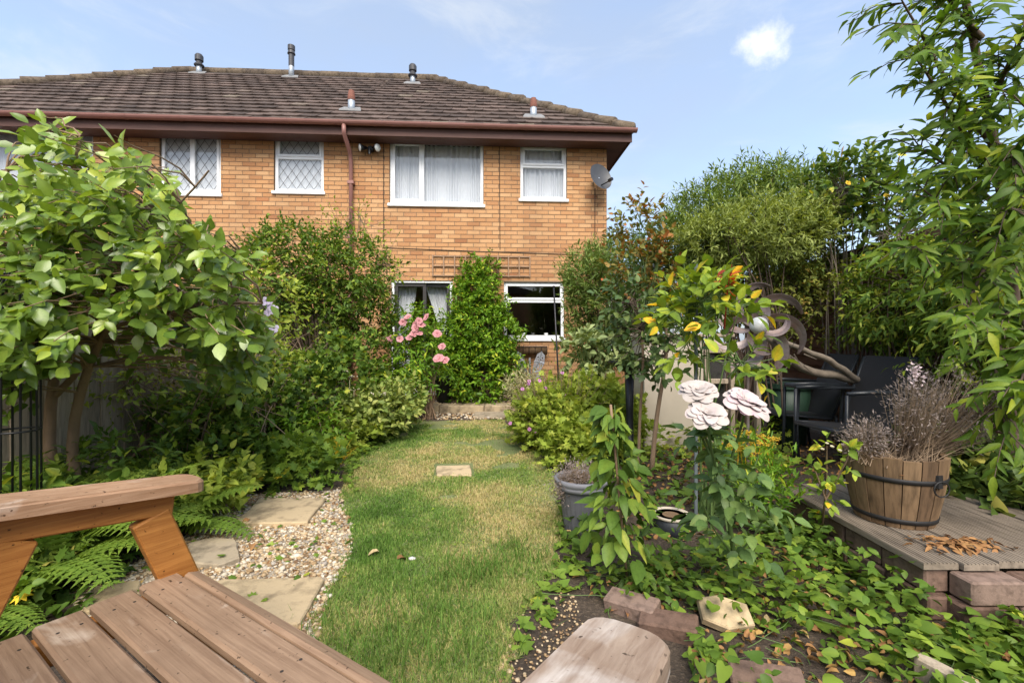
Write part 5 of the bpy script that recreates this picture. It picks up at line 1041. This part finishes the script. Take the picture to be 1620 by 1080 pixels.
# ---------------------------------------------------------------- middle right
gm = shrub('geranium_mound', 'spreading hardy geranium mound with small pink flowers at lawn edge', 'plant', (.55,4.7,0), [B(890,665,4.7,68,42,.45,2), B(935,655,4.9,60,45,.45,1.6), B(862,664,5.0,38,32,.35,1.2), B(915,705,4.2,50,28,.3,1.2), B(970,670,4.7,40,45,.35,.8)], 1500, 6, .07, m_lim, T_PALM, stemg, .16, 40, .8, .15, .55, ntw=300)
for i in range(26): c = P(rs.uniform(805,960), rs.uniform(585,690), 4.35+.3*rs.random()); rose(gm, c, .02, m_mag, (rs.normal(0,.4),-1,.6), ((1.,5,1.3),))
shrub('dry_geranium_stems', 'haze of thin brown seed stems over the geranium mound', 'plant', (.55,5.,0), [B(890,632,4.8,80,34,.4,1), B(850,650,4.7,45,36,.3,.6)], 420, 3, .03, m_brn, T_SM, twigd, .2, 60, 1.2, 0, .5, stemr=.003, ntw=240)
shrub('silver_lavender', 'silvery narrow leaved clump by the patio step', 'plant', (.25,6.3,0), [B(828,618,6.2,24,18,.2,1)], 130, 8, .07, m_sil, T_NAR, stemg, .14, 10, 1.2, 0, .5)
shrub('hosta_clump', 'broad grey green leaved sedum clump below the kitchen window', 'plant', (.95,5.6,0), [B(935,560,5.5,40,24,.3,1)], 60, 6, .12, leafmat('glaucous_leaf', [(0,(.07,.13,.08)),(1,(.2,.28,.18))], .5, .2), T_CAM, stemg, .16, 10, .8, .3, .6)
srt = shrub('standard_rose', 'dark leaved standard rose tree on two straight stems beside bird bath', 'rose', (1.2,3.85,0), [B(1015,520,3.8,42,50,.25,1.6), B(1040,570,3.7,35,30,.2,.7), B(995,480,3.9,32,32,.2,.7)], 150, 6, .07, leafmat('dark_rose_leaf', [(0,(.02,.05,.025)),(.6,(.05,.095,.05)),(1,(.12,.18,.08))], .4, .2), T_ROSE, barkd, .17, 0, .4, .3, .5, ntw=70)
a = Acc(); a.tube(resample([np.r_[P(1030,700,3.75)[:2],0], P(1040,640,3.75), P(1058,560,3.75), P(1052,500,3.8)], 9), np.linspace(.022,.013,9), 8); a.tube(resample([np.r_[P(1010,700,3.8)[:2],0], P(1012,650,3.8), P(1020,560,3.8), P(1012,500,3.85)], 9), np.linspace(.014,.01,9), 8); a.build('trunk', bark, srt, smooth=True)
yr = shrub('yellowing_rose', 'rose bush with yellow green leaves and one fiery red shoot', 'rose', (1.17,2.75,0), [B(1095,480,2.7,45,36,.2,2), B(1135,490,2.6,32,34,.15,1.2), B(1085,530,2.7,32,40,.18,1), B(1165,575,2.6,38,30,.15,1.)], 76, 5, .09, m_roy, T_ROSE, stemg, .15, 5, .4, .35, .5, 300, ntw=76, stemr=.008)
a = Acc(); tip_ = P(1158,418,2.5); a.tube(resample([P(1146,520,2.55), P(1150,460,2.52), tip_], 6), np.linspace(.005,.0025,6), 6); a.build('red_shoot', m_red, yr)
ax = unit(rs.normal(0,1,(14,3))+np.array((0,-.4,-.1))); pos = np.array([P(1150+rs.uniform(-14,14), rs.uniform(425,480), 2.5) for _ in range(14)]); a = Acc().inst(T_LAN[0], frames(ax, rs.normal(0,1,(14,3)))*.07, pos, rs.random(14)); a.build('red_leaves', m_red, yr, smooth=True)
# ---------------------------------------------------------------- near right: cane column, white roses, small rose, goldenrod
NV = 230; b0 = G(992,915); tp = P(966,640,2.05); vn=[]; cane = resample([b0, b0*.5+tp*.5, tp], 8)
t_ = rs.random(NV)**.9*.98; cp = np.array([[np.interp(v, np.linspace(0,1,8), cane[:,k]) for k in range(3)] for v in t_]); az = rs.random(NV)*6.283; rr = (.03+.18*(1-t_))*rs.random(NV)**.5
outd = np.stack([np.cos(az), np.sin(az)-.3, -.35+0*az], 1); pos = cp+np.stack([np.cos(az)*rr, np.sin(az)*rr, 0*rr], 1); M = frames(outd+rs.normal(0,.45,(NV,3))+np.array((0,0,-.1)), np.stack([np.cos(az)*.6, np.sin(az)*.6-.4, .7+0*az], 1)+rs.normal(0,.2,(NV,3)))
vt = plant('leafy_cane', 'leafy climber hugging a bamboo cane next to the grey planter', 'climber', b0, (pos, M, .092*(.6+.7*rs.random(NV))), m_mid, T_LAN+T_ROSE[:1], [(cane+rs.normal(0,.004,cane.shape)+(.012,0,0),.004,.003)], stemg, 230)
Acc().tube(cane, .006, 7).build('cane', bark, vt, smooth=True)
b0 = G(1168,950); wr_blooms=[(1105,622,1.62,.062),(1118,658,1.55,.062),(1180,642,1.58,.072)]; top = [P(x,y+4,z) for x,y,z,_ in wr_blooms]
fork = P(1150,800,1.85); fork2 = P(1128,720,1.75); stl = [(resample([b0, P(1162,880,1.93), fork], 7),.012,.009),(resample([fork, P(1140,760,1.8), P(1115,700,1.7), P(1095,660,1.7)],7),.008,.004),(resample([fork, P(1130,740,1.7), top[1]],7),.006,.0045),(resample([fork2, P(1110,680,1.68), top[0]],7),.005,.004),(resample([fork, P(1150,740,1.75), P(1170,690,1.65), top[2]],8),.006,.0045),(resample([fork, P(1190,760,1.8), P(1200,720,1.78)],5),.005,.003),(resample([P(1162,880,1.93), P(1120,830,1.8), P(1110,790,1.7)],5),.005,.003),(resample([P(1162,880,1.93), P(1205,840,1.85), P(1215,800,1.8)],5),.005,.003)]
pts = np.concatenate([s[0][1:] for s in stl[1:]]+[stl[0][0][2:]]); pts = np.concatenate([pts, pts[rs.integers(0,len(pts),30)]]); keepz = pts[:,2] < P(0,680,1.6)[2]; pts = pts[keepz]; D = unit(np.c_[rs.normal(0,1,(len(pts),2)), rs.normal(.1,.3,len(pts))]); lv = twig_leaves(pts, D, np.full(len(pts),.1), 4, .068, (.6,1.1), .9, .35, .2, flat=1)
wr = plant('white_rose_bush', 'rose bush with three large blush white blooms in the front bed', 'rose', b0, lv, leafmat('blue_green_rose_leaf', [(0,(.03,.07,.032)),(.5,(.06,.125,.055)),(.85,(.1,.18,.075)),(1,(.15,.23,.085))], .45, .25, .3), T_ROSE, stl, stemg, 200)
for i, (x, y, z, r_) in enumerate(wr_blooms): rose(wr, P(x,y,z), r_*1.08, m_wht, [(-.15,-.45,.9),(.0,-.6,.8),(.25,-.5,.85)][i], ((1.08,7,1.25),(1.02,8,1.02),(.94,8,.8),(.82,7,.58),(.66,6,.38),(.48,5,.2)), 'bloom', True, rb=[0,.05,.3][i])
b0 = G(1298,850,.0); stl = [(resample([b0, P(1306,790,2.2), P(1312,735,2.15), P(1308,705,2.1)],6),.008,.003),(resample([P(1306,790,2.2), P(1335,740,2.15), P(1345,715,2.1)],5),.005,.003),(resample([P(1306,790,2.2), P(1290,745,2.15)],4),.005,.003)]
pts = np.concatenate([s[0][1:] for s in stl]*2); D = unit(rs.normal(0,1,(len(pts),3))+(0,0,.4)); sr = plant('budding_rose', 'spindly little rose with green buds in front of the barrel', 'rose', b0, twig_leaves(pts, D, np.full(len(pts),.06), 4, .05, (.6,1.1), .8, .2), m_roy, T_ROSE, stl, bark, 40)
for (x, y) in [(1308,703),(1300,712),(1316,708),(1344,716),(1328,714)]: rose(sr, P(x,y,2.08), .016, m_crm, (0,-.4,1), ((1.,4,.5),(.7,4,.3)))
gd = shrub('goldenrod', 'goldenrod clump with yellow sprays behind the white roses', 'plant', (1.25,2.9,0), [B(1180,735,2.8,45,40,.15,1), B(1215,790,2.5,35,45,.12,1)], 120, 6, .07, m_jas, T_NAR, stemg, .16, 20, 1.4, .1, .5)
a = Acc(); 
for (x, y) in [(1160,690),(1170,698),(1185,685),(1195,700),(1205,690),(1178,708),(1212,702),(1168,712),(1190,716),(1222,694),(1150,702)]:
    c = P(x,y,2.75); k = 60; q_ = np.stack([rs.normal(0,.022,k), rs.normal(0,.02,k), rs.normal(0,.007,k)], 1)+c; a.inst((ICO[0]*.0045, to_loops(ICO[1])), np.tile(np.eye(3),(k,1,1)), q_, rs.random(k)); a.tube([c-(rs.normal(0,.03),0,.16), c], .0025, 4)
a.build('flower_sprays', m_yel, gd, smooth=True)
# dead lavender in the barrel
def dead(name, label, base, blobs, ncl, k):
    t = thing(name, label, 'plant', tuple(base)); p, d = in_blob(blobs, ncl, .15); a = Acc()
    for i in range(ncl): m_ = base+(p[i]-base)*.5+np.r_[(p[i]-base)[:2]*.15,0]-(0,0,.0); a.tube(resample([base+np.r_[rs.normal(0,.05,2),0], m_+rs.normal(0,.015,3), p[i]], 6), np.linspace(.0022,.0009,6), 4, cap=False, rnd=rs.random())
    a.build('stems', twigd, t); n_ = ncl*k; q_ = np.repeat(p, k, 0)+rs.normal(0,.022,(n_,3)); ax = np.repeat(unit(d), k, 0)+rs.normal(0,.7,(n_,3))+(0,0,.5); b_ = Acc(); b_.inst(T_NAR[0], frames(ax, rs.normal(0,1,(n_,3)))*(.02*(.6+.7*rs.random(n_)))[:,None,None], q_, rs.random(n_)); b_.build('dry_leaves', m_lav, t, smooth=True, kind='stuff'); return t
dl = dead('dead_lavender', 'large dried grey lavender bush growing in the half barrel', BC+(.07,.02,.29), [B(1490,635,2.3,70,55,.2,2), B(1520,660,2.3,55,50,.18,1.2), B(1450,640,2.2,30,50,.12,.8)], 430, 9)
a = Acc(); q_ = np.array([P(1447,592,2.1)+rs.normal(0,1,3)*(.014,.014,.03) for _ in range(90)]); a.inst(T_SM[0], frames(rs.normal(0,1,(90,3)), rs.normal(0,1,(90,3)))*.018, q_, rs.random(90)); a.build('faded_flower', leafmat('faded_flower', [(0,(.55,.42,.42)),(1,(.72,.6,.6))], .8, .2, petal=True), dl, kind='stuff')
dead('dead_lavender', 'smaller dried lavender tuft at the barrel rim', BC+(-.12,-.05,.29), [B(1370,690,2.25,30,26,.08,1)], 150, 12)
# withered plant in the grey planter
t, g = PLANTER; dead('withered_plant', 'withered reddish brown plant spilling over the grey planter', g+(0,0,.29), [(g+(0,0,.34), np.array((.13,.13,.045)), 1), (g+(-.13,-.06,.27), np.array((.05,.05,.08)), .5)], 260, 5)
# ---------------------------------------------------------------- ground cover of the front right bed, leaf litter
RB = [G(905,915),G(1000,900),G(1180,850),G(1250,820),(1.68,2.7,0),(1.68,1.78,0),(2.4,1.7,0),(2.4,1.0,0),(.9,.85,0),G(1100,1120),G(1080,1010),G(960,965)]
def cover(name, label, poly, n_, sz, mat, tm, hmax, kind='stuff', lay=.9, jit=.3, cat='ground cover', dens=None):
    q = scatter(poly, n_, dens); z = .015+hmax*rs.random(n_)**2*(.3+vnoise(q, 5., 3)); ax = np.c_[rs.normal(0,1,(n_,2)), rs.normal(-.1,jit,n_)]; nr = np.c_[rs.normal(0,jit,(n_,2)), np.full(n_, lay)]; M = frames(ax, nr); s_ = sz*(.55+.7*rs.random(n_)); a = Acc()
    for v, t_ in enumerate(tm): k = slice(v, None, len(tm)); a.inst(t_, M[k]*s_[k][:,None,None], np.c_[q, z][k], np.clip(rs.normal(.42,.19,len(q[k])),0,.9+.1*(rs.random(len(q[k])) < .06)))
    return a.build(name, mat, smooth=True, label=label, cat=cat, kind=kind)
cover('bindweed', 'creeping heart leaved bindweed covering the front right bed', RB, 1650, .05, m_bind, T_HEART, .16, dens=lambda q: np.clip(vnoise(q, 3.1, 21)*3-.75, .06, 1))
cover('bed_foliage', 'low rose suckers and seedlings among the bindweed', RB, 1400, .042, m_mid, T_ROSE+T_IVY, .2, jit=.5, dens=lambda q: np.clip(vnoise(q, 2.7, 33)*3-.8, .06, 1))
MB = [G(880,790),G(960,730),G(1100,720),G(1250,740),G(1240,800),G(1100,840),G(960,880),G(905,900)]
cover('bed_cover', 'mixed low greenery between planter and goldenrod', MB, 620, .07, m_mid, T_PALM+T_ROSE, .2, jit=.4)
MB2 = [G(990,690),G(1240,690),G(1260,745),G(1100,730),G(950,735)]
cover('bed_edge_cover', 'yellow green seedlings around the rose stems by the cabinet', MB2, 700, .075, m_lim, T_PALM, .28, jit=.5)
LIT = [G(1000,690),G(1500,700),(3.5,3.2,0),(2.9,2.6,0),(1.6,2.9,0),G(1180,860),G(960,860)]
dl_ = leaf(.6,.4,.3,((.2,.8),(.55,1.),(.8,.6)))
cover('leaf_litter', 'brown fallen leaves under the chairs and roses', LIT, 1500, .04, deadleaf, [dl_], .02, jit=.6, cat='leaf litter')
cover('bed_litter', 'yellow and brown fallen leaves among the bindweed', RB, 1100, .034, deadleaf, [dl_], .03, jit=.6, cat='leaf litter')
a = Acc(); n_ = 120; q = np.stack([rs.normal(1.95,.09,n_), rs.normal(1.98,.035,n_)], 1); a.inst(T_LAN[0], frames(rs.normal(0,1,(n_,3))*(1,1,.1), np.c_[rs.normal(0,.5,(n_,2)), np.ones(n_)])*.045, np.c_[q, np.full(n_,DZ+.008)+rs.random(n_)*.014], rs.random(n_)*.5); a.build('dry_leaf_heap', deadleaf, smooth=True, label='heap of curled orange leaves on the decking before the barrel', cat='leaf litter', kind='stuff')
cover('bank_ivy', 'yellow dappled ivy spilling down behind the decking', [(2.45,1.9,0),(2.75,2.3,0),(3.3,2.9,0),(3.6,2.6,0),(3.2,1.6,0),(2.6,1.4,0)], 900, .075, m_bind, T_HEART, .7, jit=.6)
shrub('fence_ivy', 'dark ivy bank below the cherry tree behind the decking', 'ivy', (3.0,2.7,0), [B(1560,760,2.75,70,50,.25,2), B(1620,820,2.5,60,50,.25,1), B(1500,740,3.0,40,40,.25,1)], 330, 6, .07, m_ivy, T_HEART, barkd, .16, 14, .4, .3, .6, rfun=lambda P_, r_: r_+.1)
# single leaves and stones lying on lawn and slabs
for i, (px, py, lb) in enumerate([(600,872,'curled cream leaf lying on the lawn near the gravel'),(628,884,'brown curled leaf lying alone in the grass'),(394,820,'orange dead leaf on the farthest path slab'),(398,860,'orange dead leaf on gravel beside the rounded stone'),(905,842,'yellow fallen leaf below the grey planter')]):
    g = G(px, py, .034 if i == 2 else .025); Acc().inst(dl_, frames(rs.normal(0,1,(1,3))*(1,1,.1), np.array([[.2,.1,1.]]))*.06, g[None], np.array([[1.,.1,.35,.35,.85][i]])).build('fallen_leaf', deadleaf, smooth=True, label=lb, cat='leaf')
g = G(652,883,.015); Acc().add(ICO[0]*np.array((.022,.013,.01))+g, ICO[1]).build('white_pebble', wh, smooth=True, label='single white pebble lying on the lawn', cat='pebble')

for i, (x, y, r_, h_, mt, tm, lb) in enumerate([(-2.3,3.55,.36,.34,m_mid,T_ROSE,'leafy perennial clump below the camellia branches beside ivy'),(-1.72,3.62,.28,.22,m_bind,T_PALM,'low lobed leaf clump at the far end of the gravel'),(-2.05,4.35,.4,.36,m_jas,T_LAN,'bright lance leaved clump between golden grass and ivy'),(-2.45,2.75,.36,.4,m_mid,T_LAN,'tall leafy clump among the ferns at camellia foot'),(-1.78,4.85,.32,.25,m_lim,T_PALM,'pale green lobed clump beside the sedum'),(-2.05,2.95,.3,.26,m_lim,T_ROSE,'yellow green clump spilling onto the gravel edge'),(-1.95,3.95,.2,.15,m_bind,T_ROSE,'small leafy clump at the lawn edge by golden grass'),(-2.35,2.25,.3,.3,m_mid,T_ROSE,'broad leaved clump behind the bench arm')]):
    shrub('border_perennial', lb, 'plant', (x,y,0), [((x,y,h_*.5), np.array((r_,r_,h_*.6)), 1)], int(130*r_/.3), 6, .075, mt, tm, stemg, .15, 12, 1., .2, .5, group='perennials in the left bed', stemr=.004)
cover('edge_weeds', 'small weeds creeping along the lawn edge and path', [(-1.55,4.3,0),(-1.25,3.4,0),(-1.15,3.3,0),(-1.4,4.1,0),(-1.35,5.4,0),(-1.6,5.6,0)], 260, .05, m_bind, T_PALM, .08)
cover('gravel_weeds', 'little weeds sprouting through the gravel path', GR, 150, .035, m_bind, T_PALM, .03)
cover('lawn_weeds', 'clover and plantain leaves dotted through the lawn', LR, 420, .022, m_bind, T_SM, .01)
cover('bed_front_weeds', 'sparse weeds on bare soil between lawn and planter', [G(885,790),G(930,840),G(920,930),G(850,1000),G(800,1080),G(830,960),G(880,900)], 150, .05, m_bind, T_PALM+T_HEART, .06)
cover('gravel_litter', 'scraps of brown leaf and bark over the gravel', GR, 130, .022, deadleaf, [dl_], .01, jit=.5, cat='leaf litter')

# ---------------------------------------------------------------- what stands behind the viewer (mirrored in the kitchen window)
t = thing('opposite_house', 'brown roofed brick house across the gardens, mirrored in the kitchen window', 'house', (-1.,-17,0))
Acc().bbox(-7,5,-22,-17,0,4.6,.01).build('wall', brickm, t, rnd=.4)
Acc().add([(-7.4,-16.6,4.6),(5.4,-16.6,4.6),(5.4,-22.4,4.6),(-7.4,-22.4,4.6),(-1,-16.6,6.2),(-1,-22.4,6.2)], [(0,1,4),(1,2,5,4),(3,5,2),(0,4,5,3),(0,3,2,1)]).build('roof', tilem, t, rnd=.6)
for x in (-4.5, 2.): Acc().bbox(x-.8,x+.8,-17.02,-16.98,2.6,3.9,.005).build('window', upvc, t)
fence2 = thing('garden_fence', 'silver grey fence closing the garden behind the bench', 'fence', (.4,-3.2,0)); me = Acc().bbox(-.052,.052,-.011,.011,.02,1.65,.003).mesh('board', fw)
x = -3.0
while x < 3.9: place('board', me, fence2, Matrix.Translation((x,-3.2+.009*(int(x*100)%2),0)), rs.random()); x += .098

a = Acc(); q = scatter(RB, 90)
for c_ in q:
    az = rs.random()*6.28; pts=[np.r_[c_, .02]]
    for k in range(7): az += rs.normal(0,.5); pts.append(np.r_[pts[-1][:2]+.05*np.array((math.cos(az), math.sin(az))), .012+.03*rs.random()])
    a.tube(resample(pts, 10), .0018, 4, cap=False)
a.build('bindweed_runners', stemg, smooth=True, label='thin trailing stems of the bindweed over the front bed', cat='ground cover', kind='stuff')

cover('stack_weeds', 'weeds and seedlings growing up against the brick stack', [(1.45,1.75,0),(1.66,1.75,0),(1.66,2.8,0),(1.4,2.8,0)], 260, .05, m_mid, T_ROSE+T_PALM, .26, jit=.5)
cover('corner_weeds', 'bindweed scrambling at the front of the decking bricks', [(1.45,1.45,0),(2.5,1.45,0),(2.5,1.73,0),(1.6,1.73,0)], 330, .055, m_bind, T_HEART+T_PALM, .2, jit=.5)
shrub('twiggy_shrub', 'thin twiggy shrub with sparse light leaves before the grey fence', 'shrub', (-2.5,3.7,0), [B(300,590,3.8,80,70,.3,1.2), B(390,580,4.2,60,60,.3,1), B(210,600,3.4,40,55,.25,.8)], 260, 6, .06, m_lim, T_SM, twigd, .2, 26, .5, .25, .4, stemr=.005, ntw=110, bj=.3)

cover('fern_floor', 'small shade plants on the soil among the ferns', [(-2.8,1.2,0),(-1.9,1.2,0),(-1.75,1.9,0),(-1.85,2.4,0),(-2.8,2.6,0)], 520, .06, m_mid, T_ROSE+T_PALM, .16, jit=.5)
